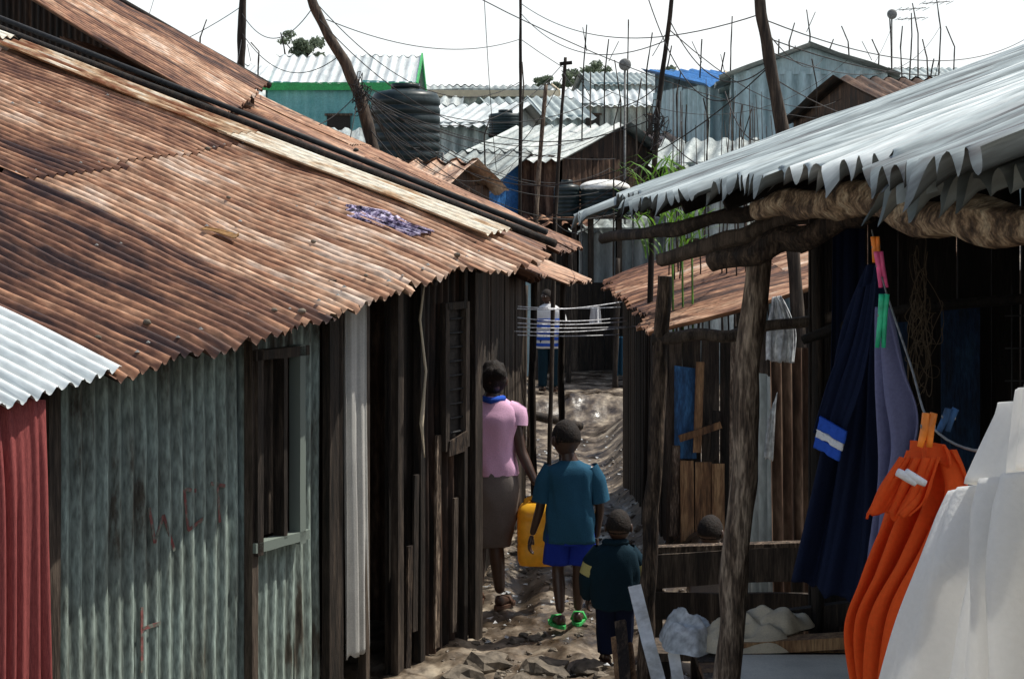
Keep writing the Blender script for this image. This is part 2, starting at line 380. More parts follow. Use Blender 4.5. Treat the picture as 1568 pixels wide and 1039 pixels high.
def seg(name,t0,t1,z0,z1,m,off=0,**k):
    return corr(name,WA(t1,z0,off),WA(t0,z0,off),WA(t0,z1 if z1 else top(t0),off),WA(t1,z1 if z1 else top(t1),off),m,A,jit=.008,warp=.02,lift=.003,**k)
planks('wall_dark_planks',(*WA(.92,0).xy,),(*WA(.02,0).xy,),-.1,(top(.92)-.02,top(0)-.02),WOODD,A,w=.10,seed=8)
seg('wall_dark_sheet',.10,.62,.0,None,RUSTD,.02,seed=31,amp=.014)
seg('wall_pale_sheet',1.62,1.86,-.1,None,GREEN,.0,seed=32,amp=.008)
seg('wall_sheet_left',2.24,3.62,-.1,None,GREEN,.0,seed=33,amp=.012,pitch=.085)
seg('wall_sheet_under_window',1.84,2.26,-.1,.95,GREEN,.012,seed=34,amp=.008)
seg('wall_sheet_over_window',1.84,2.26,1.9,None,GREEN,.012,seed=35,amp=.007)
planks('wall_near_planks',(*WA(5.4,0).xy,),(*WA(3.62,0).xy,),-.1,(top(5.4),top(3.6)),WOODD,A,w=.12,seed=12)
for i,(t,w) in enumerate([(.0,.09),(1.55,.12),(1.5,.04),(3.66,.07),(2.26,.05),(.9,.06),(.66,.05),(1.24,.04),(.16,.04)]):
    beam('wall_post_%d'%i,WA(t,-.1,.04),WA(t,top(t),.04),w,.05,WOODD,A,up=dt)
for n,p,q,w in(('sill',(1.82,.94),(2.28,.94),.05),('lintel',(1.82,1.90),(2.28,1.90),.05),('jamb_l',(2.24,.9),(2.24,1.93),.05),('jamb_r',(1.88,.9),(1.88,1.93),.05),('mullion',(2.03,.95),(2.03,1.9),.03)):
    beam('window_'+n,WA(p[0],p[1],.05),WA(q[0],q[1],.05),w,.07,GREEN if n in('jamb_r','sill') else WOODD,A,up=dt,vary=.4)
quad('window_shutter',WA(2.22,.97,-.02),WA(1.89,.97,-.02),WA(1.89,1.88,-.02),WA(2.22,1.88,-.02),WOODD,A,th=.01)
for i,(p,q) in enumerate([((.18,1.22),(.42,1.22)),((.18,2.06),(.42,2.06)),((.18,1.2),(.18,2.08)),((.42,1.2),(.42,2.08))]):
    beam('barred_window_frame_%d'%i,WA(p[0],p[1],.07),WA(q[0],q[1],.07),.045,.04,WOODD,A,up=dt)
for i in range(9):
    z=1.3+i*.085;tube('window_bar_%d'%i,[WA(.19,z,.065),WA(.41,z,.065)],.006,WIRE,A,6)
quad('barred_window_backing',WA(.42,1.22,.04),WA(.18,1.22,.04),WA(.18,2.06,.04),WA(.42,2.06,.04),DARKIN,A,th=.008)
quad('window_rag',WA(.42,1.17,.09),WA(.22,1.18,.09),WA(.2,1.3,.09),WA(.41,1.26,.09),WOOD,A,th=.01)
for i,(t,z0,z1) in enumerate([(.75,.2,1.1),(.82,.0,.7),(.3,.1,.9),(.5,.05,1.3)]):
    beam('loose_slat_%d'%i,WA(t,z0,.06),WA(t-.03,z1,.055),.05,.015,WOOD if i%2 else WOODD,A,up=dt)
far=W1+Vector((-.878,.478,0))*5.3
corr('end_wall',W1,far,far+Vector((0,0,3.9)),W1+Vector((0,0,2.4)),RUSTD,A,seed=40,nv=4)
nb=W1+dn*5.4;nf2=nb+Vector((-.878,.478,0))*5.3
corr('near_end_wall',nb,nf2,nf2+Vector((0,0,3.4)),nb+Vector((0,0,1.75)),GREEN,A,seed=41,nv=4)
corr('back_wall',far,nf2,nf2+Vector((0,0,3.4)),far+Vector((0,0,3.9)),GALVD,A,seed=42,nv=4)
tube('eave_purlin',[EA(-.2,.3,-.06),EA(.5,.32,-.07),EA(1,.3,-.06)],.03,WOODD,A,8,.2,steps=8)
for i in range(9):
    t=.05+i*.115;tube('rafter_%d'%i,[EA(t,.06,-.045),EA(t,2.0,-.05)],.022,WOODD,A,6)
def stroke(i,t0,z0,t1,z1,w=.018):
    p=WA(t0,z0,.017);q=WA(t1,z1,.017);beam('graffiti_stroke_%d'%i,p,q,w,.002,GRAF,A,up=dt)
for i,s in enumerate([(3.0,1.25,2.96,1.08),(2.96,1.08,2.9,1.2),(2.9,1.2,2.82,1.02),(2.75,1.3,2.66,1.28),(2.75,1.3,2.72,1.1),(2.72,1.1,2.6,1.14),(2.5,1.3,2.48,1.1),(2.55,1.3,2.43,1.27),(3.05,.7,2.92,.7),(3.05,.5,3.05,.8)]): stroke(i,*s)
drape('doorway_curtain',[WA(1.47,2.2,.07),WA(1.47,1.3,.07),WA(1.46,.2,.08)],[WA(1.26,2.22,.07),WA(1.26,1.3,.08),WA(1.22,.2,.07)],CURT,None,amp=.022,nf=2.5,seed=3)
drape('red_net_curtain',[S(-60,600,6.55),S(-60,800,6.5),S(-60,1200,6.5)],[S(68,612,6.85),S(75,800,6.85),S(76,1200,6.85)],RED,None,amp=.02,nf=7,seed=9,nu=90)
tube('frayed_rope',[WA(.72,2.25,.12),WA(.75,2.0,.1),WA(.7,1.7,.11),WA(.74,1.4,.1),WA(.7,1.2,.1)],[.005,.008,.006,.011,.003],SACK,None,6,.6,steps=6)
def onroof(u,v,lift=.03):
    n=(E1-E0).cross(rib);c=Vector((0,0,CH));d=Vector(((u-784)/F,1,(HZ-v)/F));k=(E0-c).dot(n)/d.dot(n);return c+d*k+Vector((0,0,lift))
L=[onroof(531,320),onroof(545,340),onroof(575,350),onroof(632,370)];Rr=[onroof(565,325),onroof(605,333),onroof(625,348),onroof(668,360)]
drape('discarded_rag',L,Rr,PURP,None,amp=.05,nf=3.3,seed=4,nu=50,nv=30,crinkle=1.2)
L=[onroof(308,358,.025),onroof(330,362,.025),onroof(358,372,.025)];Rr=[onroof(315,354,.025),onroof(335,358,.025),onroof(364,366,.025)]
drape('dry_leaf_scrap',L,Rr,LEAFD,None,amp=.02,nf=3,seed=6,nu=16,nv=10)
for i,(u,v,s) in enumerate([(225,503,.02),(462,486,.022),(420,484,.016),(150,527,.016),(85,540,.015),(545,236,.02),(318,235,.02),(740,345,.015),(700,398,.02),(222,158,.025),(350,310,.014),(480,378,.016),(560,430,.014)]):
    blob('roof_stone',onroof(u,v,.03),(s,s*.8,s*.7),STONE,None,.3,8,6,seed=i)
# ------------------------------------------------------------ shacks behind A
Bk=group('rusty_shack')
b0=S(335,172,12.7);b1=S(412,131,14.8);rb=Vector((-.88,.48,.50))
corr('roof',b0,b1,b1+rb*5,b0+rb*5,RUST,Bk,rows=2,seed=14,amp=.014,jit=.04,warp=.03,rag=.04)
for p,q,i in((b0,b1,0),(b1,b1+rb*5,1)):
    P=Vector((p.x-.15,p.y+.1,0));Q=Vector((q.x-.15,q.y-.05,0))
    corr('wall_%d'%i,P,Q,Q+Vector((0,0,q.z-.02)),P+Vector((0,0,p.z-.02)),RUSTD,Bk,seed=15+i,nv=3)
tube('rake_pole',[b1+Vector((0,.03,.0)),b1+rb*5],.03,WOODD,Bk,8,.2,steps=6)
C=group('low_rusty_shack')
c0=S(800,398,11.6);c1=S(884,374,14.6);rc=Vector((-.88,.48,.404))
corr('roof',c0,c1,c1+rc*4.2,c0+rc*4.2,RUST,C,rows=2,seed=24,amp=.014,jit=.04,warp=.03,rag=.05)
q0=Vector((c0.x-.35,c0.y+.1,-.1));q1=Vector((c1.x-.45,c1.y-.1,-.1))
planks('alley_wall',q0.xy,q1.xy,-.2,2.35,WOODD,C,seed=25)
q2=q1+Vector((-.88,.48,0))*3.5
corr('end_wall',q1,q2,q2+Vector((0,0,3.6)),q1+Vector((0,0,2.4)),RUSTD,C,seed=26,nv=3)
C2=group('lean_to_shelter')
c0=S(812,428,13.5);c1=S(910,431,17);rc=Vector((-.88,.3,.33))
corr('roof',c0,c1,c1+rc*2,c0+rc*2,RUST,C2,rows=1,seed=27,amp=.016,jit=.05,warp=.03,rag=.06)
for i,(u,y) in enumerate([(818,15.4),(862,16.6)]):
    x=(u-784)*y/F;pole('post_%d'%i,[(x,y,g(x,y)-.1),(x-.02,y,1.1),(x,y,2.0)],.032,.028,WOODD,C2)
# ------------------------------------------------------------ RIGHT SHACK D
D=group('open_fronted_stall')
EN=Vector((.78,2.6,2.70));EF=Vector((.43,8.5,2.635));rd=Vector((.998,.059,.37))
def ED(t,L,dz=0):
    p=EN.lerp(EF,t)+rd*L;p.z+=dz;return p
corr('roof_sheets',ED(.0,0),ED(1,0),ED(1,3.8),ED(.0,3.8),GALVR,D,rows=1,tooth=.05,seed=44,amp=.021,jit=.08,lift=.012,warp=.022,nv=22,pitch=.10,sheet=.80,seg=12)
corr('lower_roof_sheets',ED(.01,-.03,-.07),ED(.20,-.03,-.07),ED(.20,.5,-.06),ED(.01,.5,-.06),GALVD,D,tooth=.05,seed=46,amp=.022,jit=.09,warp=.03,nv=8,pitch=.105,seg=12)
pole('eave_log',[S(1165,322,5.2),S(1300,304,4.35),S(1420,328,3.8),S(1640,352,3.1)],.038,.044,LOGX,D,.4,seed=3,n=18,bend=.04)
for i,(p,q,r0,r1) in enumerate([((922,366,7.6),(1190,312,6.6),.022,.036),((1010,398,6.9),(1230,322,6.3),.025,.042),((1090,402,6.1),(1330,322,5.6),.034,.046)]):
    pole('rafter_log_%d'%i,[S(*p),S((p[0]+q[0])/2,(p[1]+q[1])/2+6,(p[2]+q[2])/2),S(*q)],r0,r1,WOODD if i<2 else WOOD,D,.35,seed=i+4,n=14,bend=.04)
for i in range(6):
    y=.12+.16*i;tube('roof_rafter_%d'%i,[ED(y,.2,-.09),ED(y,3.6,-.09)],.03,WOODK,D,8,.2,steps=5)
pole('front_post',[Vector((.70,6.3,-.1)),Vector((.80,6.3,.95)),Vector((.86,6.3,1.7)),S(1164,378,6.3)],.052,.044,WOOD,D,.25,seed=8,n=18,bend=.04)
pole('far_post',[Vector((.62,8.3,-.1)),Vector((.665,8.3,.77)),Vector((.70,8.3,1.5)),S(1018,423,8.3)],.04,.038,WOOD,D,.25,seed=9,n=16,bend=.03)
pole('tie_beam',[S(1000,520,8.3),S(1130,508,8.2),S(1310,478,8.1)],.03,.026,WOODD,D,.2,seed=10,bend=.04)
pole('inner_post',[Vector((1.36,7.6,-.1)),Vector((1.37,7.6,1.3)),S(1252,345,7.6)],.03,.028,WOODD,D,.2,seed=11)
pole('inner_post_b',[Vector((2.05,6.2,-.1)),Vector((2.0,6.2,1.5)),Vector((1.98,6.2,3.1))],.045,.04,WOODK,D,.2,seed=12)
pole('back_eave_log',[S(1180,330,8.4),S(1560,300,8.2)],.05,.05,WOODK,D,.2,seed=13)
pole('cross_rail',[S(1230,520,7.3),S(1300,495,7.2),S(1400,470,7.0),S(1600,455,6.9)],.022,.022,WOODK,D,.2,seed=14)
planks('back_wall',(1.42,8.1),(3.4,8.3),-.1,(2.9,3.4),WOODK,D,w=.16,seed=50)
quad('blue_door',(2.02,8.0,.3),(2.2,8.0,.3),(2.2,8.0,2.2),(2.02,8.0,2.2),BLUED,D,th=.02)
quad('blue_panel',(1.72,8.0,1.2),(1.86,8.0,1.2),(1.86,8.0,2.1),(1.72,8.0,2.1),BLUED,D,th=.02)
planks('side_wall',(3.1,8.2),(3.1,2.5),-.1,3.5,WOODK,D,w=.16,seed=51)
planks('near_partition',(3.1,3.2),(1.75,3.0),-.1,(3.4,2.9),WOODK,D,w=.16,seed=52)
for i in range(7):
    tube('mesh_wire_v%d'%i,[(2.15+i*.06,7.3,1.0),(2.15+i*.06,7.3,2.3)],.004,WIRE,D,5)
for i in range(9):
    tube('mesh_wire_h%d'%i,[(2.12,7.3,1.05+i*.14),(2.55,7.3,1.05+i*.14)],.004,WIRE,D,5)
drape('dark_hanging_cloth',[S(1275,350,7.2),S(1272,520,7.2),S(1268,690,7.2)],[S(1325,350,7.2),S(1322,520,7.2),S(1300,690,7.2)],NAVY,None,amp=.02,nf=2,seed=7)
st=bpy.data.curves.new('straw_tangle','CURVE');st.dimensions='3D';st.bevel_depth=.0016
def spl(cu,pts):
    s=cu.splines.new('POLY');s.points.add(len(pts)-1)
    for i,p in enumerate(pts): s.points[i].co=(*p,1)
for i in range(26):
    o0=S(1412,425+i*2.2,6.6)
    spl(st,[o0+Vector((.12*noise.noise((k*.12,i*3.3,1)),.1*noise.noise((k*.12,i*3.3,5)),.3*noise.noise((k*.10,i*3.3,9))-.014*k)) for k in range(18)])
st.materials.append(STRAW);COL.objects.link(bpy.data.objects.new('straw_tangle',st))
Fn=group('scrap_iron_fence')
corr('sheet_a',(1.42,9.3,-.05),(1.72,9.5,-.05),(1.70,9.5,1.85),(1.40,9.3,1.87),RUSTD,Fn,seed=53,nv=5,amp=.016)
corr('sheet_b',(1.32,9.6,-.05),(1.46,9.35,-.05),(1.46,9.35,1.7),(1.30,9.6,1.75),GALVD,Fn,seed=54,nv=5,amp=.014)
corr('sheet_c',(1.72,9.5,-.05),(2.6,9.7,-.05),(2.6,9.7,1.95),(1.70,9.5,1.95),RUSTD,Fn,seed=55,nv=5,amp=.016)
drape('hanging_plastic_bag',[S(1182,455,9.1),S(1176,500,9.1),S(1174,552,9.1)],[S(1196,452,9.1),S(1218,505,9.1),S(1216,556,9.1)],PLST,None,amp=.03,nf=3,seed=11,nu=24,nv=20,crinkle=1)
drape('plastic_strip',[S(1176,640,9.1),S(1170,700,9.1)],[S(1190,600,9.1),S(1184,705,9.1)],PLST,None,amp=.015,nf=2,seed=12,nu=12,nv=12)
# ------------------------------------------------------------ shack E
Eg=group('rusty_roofed_shack')
corr('roof',S(1000,508,12),S(914,432,17.5),S(914,432,17.5)+Vector((3.,.1,.98)),S(1000,508,12)+Vector((3.,.1,.75)),RUST,Eg,rows=2,seed=60,amp=.016,jit=.05,warp=.04,seg=10,rag=.07)
planks('front_wall',(1.12,12.3),(3.9,12.4),-.1,(1.72,2.3),WOODD,Eg,seed=61)
planks('alley_wall',(1.12,17.2),(1.12,12.3),-.3,1.8,WOODD,Eg,seed=62)
quad('blue_sheet',(1.17,12.25,.85),(1.33,12.25,.85),(1.32,12.25,1.5),(1.17,12.25,1.52),BLUEP,Eg)
planks('half_door',(1.21,12.16),(1.53,12.16),.12,.87,WOODB,Eg,w=.11,seed=63)
for i,(x,z0,z1,m) in enumerate([(1.33,.9,1.55,WOODB),(1.45,.85,1.2,WOODD),(1.16,.3,.95,WOOD),(1.58,.1,1.7,WOOD)]):
    beam('loose_board_%d'%i,(x,12.2,z0),(x+.02,12.2,z1),.06,.02,m,Eg,up=(0,1,0))
beam('cross_board',(1.2,12.18,1.0),(1.5,12.18,1.1),.05,.02,WOODB,Eg,up=(0,1,0))
# ------------------------------------------------------------ table & bench
T=group('wooden_stall_table')
def tb(i,x0,x1,y,w): beam('top_board_%d'%i,(x0,y,.72),(x1,y,.72+R.uniform(-.004,.004)),w,.025,WOODB if i%2 else WOOD,T)
quad('top_cloth_board',(.90,6.5,.735),(1.75,6.5,.735),(1.75,7.2,.735),(.90,7.2,.735),SLAB,T,th=.006)
for i in range(7): tb(i,.78,1.75,6.55+i*.16,.15)
beam('front_rail',(.98,7.28,.755),(1.62,7.25,.80),.10,.05,WOODB,T)
beam('back_rail',(1.06,7.62,.76),(1.62,7.6,.84),.05,.10,WOODD,T)
for i,(x,y) in enumerate([(.82,6.55),(1.7,6.55),(.82,7.5),(1.7,7.5)]): beam('leg_%d'%i,(x,y,0),(x,y,.7),.06,.06,WOOD,T)
Bn=group('wooden_bench')
beam('back_plank',(.70,8.62,.80),(1.50,8.6,.84),.17,.025,WOODD,Bn,up=(0,1,0))
beam('back_rail',(.70,8.66,.90),(1.52,8.64,.93),.03,.07,WOOD,Bn,up=(0,1,0))
beam('seat_plank',(.70,8.35,.47),(1.50,8.35,.47),.3,.04,WOODD,Bn)
beam('low_plank',(.70,8.62,.62),(1.50,8.6,.62),.14,.025,WOODD,Bn,up=(0,1,0))
for i,(x,y,z) in enumerate([(.74,8.25,.45),(1.46,8.25,.45),(.74,8.70,.88),(1.46,8.70,.88)]): beam('leg_%d'%i,(x,y,0),(x,y,z),.06,.05,WOODD,Bn)
Sk=group('folded_sack')
def heap(name,outline_c,rx,ry,h,m,par,seed,ang=0):
    c=Vector(outline_c);vs=[];fs=[];nr=30;ns_=64
    for j in range(nr+1):
        r=j/nr
        for i in range(ns_):
            A=2*math.pi*i/ns_;e=1+.35*noise.noise((math.cos(A)*1.6,math.sin(A)*1.6,seed))
            x=math.cos(A)*r*rx*e;y=math.sin(A)*r*ry*e
            z=h*(1-r**2.2)*(.6+.7*noise.noise((x*6,y*6,seed)))+h*.55*(1-abs(noise.noise((x*9+y*5,y*9,seed+4)))*3)*(1-r**4)*.5+.004
            q=Vector((x,y,max(.003,z)));q.rotate(Matrix.Rotation(ang,3,'Z'));vs.append(c+q)
    for j in range(nr):
        for i in range(ns_): fs.append((j*ns_+i,(j+1)*ns_+i,(j+1)*ns_+(i+1)%ns_,j*ns_+(i+1)%ns_))
    return mk(name,vs,fs,m,par,True)
heap('sack_body',(1.02,7.38,.74),.29,.16,.15,SACK,Sk,3,.25)
heap('sack_fold',(1.18,7.42,.80),.17,.10,.10,SACK,Sk,8,.6)
heap('plastic_sheet_heap',(.76,7.4,.73),.13,.2,.17,PLST,None,5,.1)
Pk=group('broken_crate')
beam('white_board',S(972,898,7.8),S(1018,1080,7.2),.06,.02,WHITEP,Pk,up=(0,1,0))
beam('white_board_b',S(1032,1000,7.3),S(1045,1090,7.1),.05,.02,WHITEP,Pk,up=(0,1,0))
for i,(u,v,w) in enumerate([(950,950,.05),(962,985,.04),(942,975,.035)]): beam('splintered_board_%d'%i,S(u,v,7.7),S(u+14,1120,7.4),w,.02,WOODB if i else WOOD,Pk,up=(.3,1,0))
beam('base_board',S(935,1060,7.6),S(1090,1045,7.3),.08,.03,WOOD,Pk)
# ------------------------------------------------------------ laundry
line=bpy.data.curves.new('clothes_line','CURVE');line.dimensions='3D';line.bevel_depth=.0022
cl=[S(1335,352,4.6),S(1345,400,4.3),S(1358,450,3.9),S(1395,560,3.3),S(1425,650,2.9),S(1500,690,2.5),S(1560,640,2.1),S(1640,560,1.7)]
spl(line,[interp(cl,i/40) for i in range(41)])
line.materials.append(GREY);lo=bpy.data.objects.new('clothes_line',line);COL.objects.link(lo)
def peg(name,u,v0,v1,Y,m,tilt=0):
    p=group(name);a=S(u,v0,Y);b=S(u+tilt,v1,Y);w=.006
    for k,s in enumerate((-1,1)):
        tube('jaw_%d'%k,[a+Vector((s*.006,0,0)),a.lerp(b,.45)+Vector((s*.004,0,0)),b+Vector((s*.007,0,0))],[.006,.007,.005],m,p,8,steps=3)
    tube('spring',[a.lerp(b,.4)+Vector((-.011,0,0)),a.lerp(b,.4)+Vector((.011,0,0))],.004,GREY,p,8)
peg('clothes_peg',1340,362,402,4.3,PEGO,3);peg('clothes_peg',1345,385,440,4.1,PEGP,8);peg('clothes_peg',1354,450,532,3.75,PEGG,-6)
peg('clothes_peg',1424,632,684,2.6,PEGO,-8);peg('clothes_peg',1458,625,660,2.75,BLUEP,-14)
SW=group('navy_sweatshirt')
drape('body',DS([(1332,405,4.35),(1300,500,4.35),(1282,640,4.35),(1248,780,4.35),(1221,885,4.35)]),DS([(1346,405,4.3),(1352,520,4.25),(1350,640,4.25),(1345,800,4.25),(1330,935,4.25)]),NAVY,SW,amp=.04,nf=2.5,seed=20)
drape('sleeve',DS([(1318,440,4.2),(1295,520,4.2),(1272,580,4.2),(1250,660,4.2)]),DS([(1345,430,4.15),(1335,520,4.15),(1318,600,4.15),(1290,678,4.15)]),NAVY,SW,amp=.02,nf=2,seed=21)
for i,(a,b,m) in enumerate([(0,.42,STRB),(.40,.66,STRW),(.64,1,STRB)]):
    l0=Vector(S(1256,636,4.18)).lerp(S(1246,684,4.18),a);l1=Vector(S(1256,636,4.18)).lerp(S(1246,684,4.18),b)
    r0=Vector(S(1298,660,4.13)).lerp(S(1284,706,4.13),a);r1=Vector(S(1298,660,4.13)).lerp(S(1284,706,4.13),b)
    drape('cuff_stripe_%d'%i,[l0,l1],[r0,r1],m,SW,amp=.008,nf=1.,seed=22,nu=16,nv=6,solid=.008,hem=0)
drape('faded_navy_trousers',DS([(1343,470,3.9),(1340,600,3.9),(1336,750,3.9),(1318,880,3.9),(1310,1120,3.9)]),DS([(1362,470,3.8),(1388,560,3.8),(1412,640,3.8),(1392,760,3.8),(1370,1120,3.8)]),DENIM,None,amp=.04,nf=2.5,seed=23)
OR=group('orange_shirt')
drape('body',DS([(1392,690,2.75),(1352,790,2.72),(1322,890,2.7),(1312,970,2.7),(1345,1090,2.7)]),DS([(1452,688,2.6),(1478,745,2.6),(1450,820,2.6),(1400,930,2.6),(1385,1090,2.6)]),ORNG,OR,amp=.04,nf=4,seed=24,nu=100,nv=60,crinkle=.3)
drape('sleeve',DS([(1380,700,2.62),(1350,745,2.62),(1334,785,2.62)]),DS([(1440,700,2.58),(1420,760,2.58),(1392,790,2.58)]),ORNG,OR,amp=.018,nf=3,seed=25,crinkle=.3)
drape('collar',DS([(1398,675,2.7),(1392,705,2.66)]),DS([(1446,680,2.6),(1462,712,2.58)]),ORNG,OR,amp=.012,nf=3,seed=26,nu=30,nv=10)
WS=group('white_sheet')
drape('cloth',DS([(1530,640,2.3),(1475,745,2.25),(1430,850,2.2),(1395,950,2.2),(1358,1120,2.2)]),DS([(1600,560,1.8),(1640,700,1.8),(1660,850,1.8),(1680,950,1.8),(1700,1120,1.8)]),WHT,WS,amp=.036,nf=5.6,seed=27,nu=180,nv=70,crinkle=.25)
peg('clothes_peg',1380,722,740,2.5,STRW,30)
# ------------------------------------------------------------ people
def skinned(name,pts,edges,rad,m,par,sub=2):
    me=bpy.data.meshes.new(name);me.from_pydata([tuple(p) for p in pts],edges,[]);me.materials.append(m)
    o=bpy.data.objects.new(name,me);COL.objects.link(o);o.parent=par
    sk=o.modifiers.new('skin','SKIN');sk.use_smooth_shade=True
    if not me.skin_vertices: me.skin_vertices.new()
    for i,r in enumerate(rad):
        s=me.skin_vertices[0].data[i];s.radius=r if hasattr(r,'__len__') else(r,r);s.use_root=(i==0)
    ss=o.modifiers.new('sub','SUBSURF');ss.levels=sub;ss.render_levels=sub
    return o
def hand(name,w,d,side,m,par,k=1.,curl=.3,palmn=None):
    w=Vector(w);d=Vector(d).normalized();s=Vector(side);s=(s-d*s.dot(d)).normalized();n=d.cross(s)
    if palmn is not None and n.dot(Vector(palmn))<0:n=-n
    P=[w,w+d*.045*k];E=[(0,1)];Rd=[(.019*k,.019*k),(.027*k,.018*k)]
    for i,(o,l) in enumerate([(.028,.068),(.010,.076),(-.010,.07),(-.027,.055)]):
        kn=w+d*.082*k+s*o*k;a=kn+(d*math.cos(curl)+n*math.sin(curl))*l*.45*k
        b=a+(d*math.cos(curl*2.4)+n*math.sin(curl*2.4))*l*.3*k;c=b+(d*math.cos(curl*3.6)+n*math.sin(curl*3.6))*l*.25*k
        B=len(P);P+=[kn,a,b,c];E+=[(1,B),(B,B+1),(B+1,B+2),(B+2,B+3)];Rd+=[.0105*k,.0088*k,.008*k,.0065*k]
    B=len(P);P+=[w+d*.03*k+s*.03*k+n*.006*k,w+d*.058*k+s*.05*k+n*.014*k,w+d*.082*k+s*.053*k+n*.022*k];E+=[(1,B),(B,B+1),(B+1,B+2)];Rd+=[.0125*k,.0105*k,.008*k]
    return skinned(name,P,E,Rd,m,par,2)
def loft(name,rings,m,par,n=40,fold=.04,sub=5,seed=0,th=.004):
    vs=[];fs=[];T=(len(rings)-1)*sub
    for j in range(T+1):
        x=j/sub;i=min(int(x),len(rings)-2);f=x-i
        P=[rings[max(0,min(len(rings)-1,q))] for q in(i-1,i,i+1,i+2)]
        c=[.5*((2*P[1][q])+(P[2][q]-P[0][q])*f+(2*P[0][q]-5*P[1][q]+4*P[2][q]-P[3][q])*f*f+(3*P[1][q]-P[0][q]-3*P[2][q]+P[3][q])*f**3) for q in range(5)]
        for k in range(n):
            A=2*math.pi*k/n;ca,sa=math.cos(A),math.sin(A)
            e=.85
            x_=math.copysign(abs(ca)**e,ca);y_=math.copysign(abs(sa)**e,sa)
            q=1+fold*(noise.noise((ca*2.2+seed,sa*2.2,c[2]*5))+.9*noise.noise((ca*4.5+seed,sa*4.5,c[2]*9+ca*4)))*(0.5+j/T)
            vs.append((c[0]+x_*c[3]*q,c[1]+y_*c[4]*q,c[2]+(.006*noise.noise((ca*2,sa*2,seed)) if j==T else 0)))
    for j in range(T):
        for k in range(n): fs.append((j*n+k,(j+1)*n+k,(j+1)*n+(k+1)%n,j*n+(k+1)%n))
    o=mk(name,vs,fs,m,par,True);s=o.modifiers.new('s','SOLIDIFY');s.thickness=th;return o
def head(par,c,h,m,hairm,turn=0,tilt=0,hair='short'):
    hp=group('head');hp.parent=par;hp.location=c;hp.rotation_euler=(tilt,0,turn)
    r=h/2
    def shp(p):
        p=p.copy()
        if p.z<0:
            k=1-.28*(-p.z)**1.2;p.x*=k
            if p.y<0: p.y*=1-.42*(-p.z)
            else: p.y*=1-.05*(-p.z)
        if p.y<0 and p.z>-.2: p.y*=1.08
        if p.y>.75 and abs(p.x)<.25 and -.35<p.z<.15: p.y+=.06
        return p
    blob('skull_and_face',(0,0,0),(r*.74,r*.86,r*1.0),m,hp,0,28,20,shp)
    blob('nose',(0,r*.90,-r*.12),(r*.16,r*.15,r*.2),m,hp,0,10,8)
    blob('upper_lip',(0,r*.83,-r*.42),(r*.24,r*.1,r*.06),LIP,hp,0,10,6);blob('lower_lip',(0,r*.81,-r*.5),(r*.2,r*.1,r*.06),LIP,hp,0,10,6)
    for s in(-1,1):
        blob('eye_%d'%(s+1),(s*r*.3,r*.74,r*.02),(r*.12,r*.08,r*.075),EYEW,hp,0,10,8);blob('iris_%d'%(s+1),(s*r*.3,r*.81,r*.02),(r*.05,r*.03,r*.05),HAIR,hp,0,8,6)
        blob('ear_%d'%(s+1),(s*r*.76,-r*.02,-r*.08),(r*.10,r*.18,r*.27),m,hp,.1,12,10)
    k={'short':1.02,'full':1.10,'bald':1.002}[hair]
    def hs(p):
        p0=p.copy();p=shp(p);lim=-.3 if p.y<.0 else -.3+.75*p.y
        t=max(0,min(1,(p0.z-lim)/.18+1))
        return p*((.955/1.0)+(1-.955)*t)
    blob('hair',(0,-r*.005,r*.01),(r*.74*k,r*.86*k,r*k),hairm,hp,.012 if hair!='full' else .12,36,28,hs)
    return hp
def foot(name,ank,par,m,k=1,yaw=0,shoe=None):
    a=Vector(ank);dr=Vector((math.sin(yaw),math.cos(yaw),0))
    P=[a,a+Vector((0,0,-.035*k))-dr*.01*k,a-dr*.04*k+Vector((0,0,-.055*k)),a+dr*.07*k+Vector((0,0,-.05*k)),a+dr*.14*k+Vector((0,0,-.062*k))]
    skinned(name,P,[(0,1),(1,2),(1,3),(3,4)],[.034*k,.035*k,.026*k,(.038*k,.024*k),(.036*k,.014*k)],m,par)
    if shoe:
        n=20;vs=[];z=a.z-.088*k;s=Vector((dr.y,-dr.x,0))
        for zz in(z,z+.022*k):
            for i in range(n):
                A=2*math.pi*i/n;q=a+dr*(.055+.115*math.cos(A))*k+s*(.045*math.sin(A)*(1+.15*math.cos(A)))*k;vs.append((q.x,q.y,zz))
        mk(name+'_sole',vs,[tuple(range(n-1,-1,-1)),tuple(range(n,2*n))]+[(i,(i+1)%n,n+(i+1)%n,n+i) for i in range(n)],shoe,par)
        m1=a+dr*.075*k;pts=[m1+s*.045*k+Vector((0,0,-.075*k)),m1+s*.025*k+Vector((0,0,-.028*k)),m1-s*.025*k+Vector((0,0,-.028*k)),m1-s*.045*k+Vector((0,0,-.075*k))]
        tube(name+'_strap',pts,.014*k,shoe,par,8)
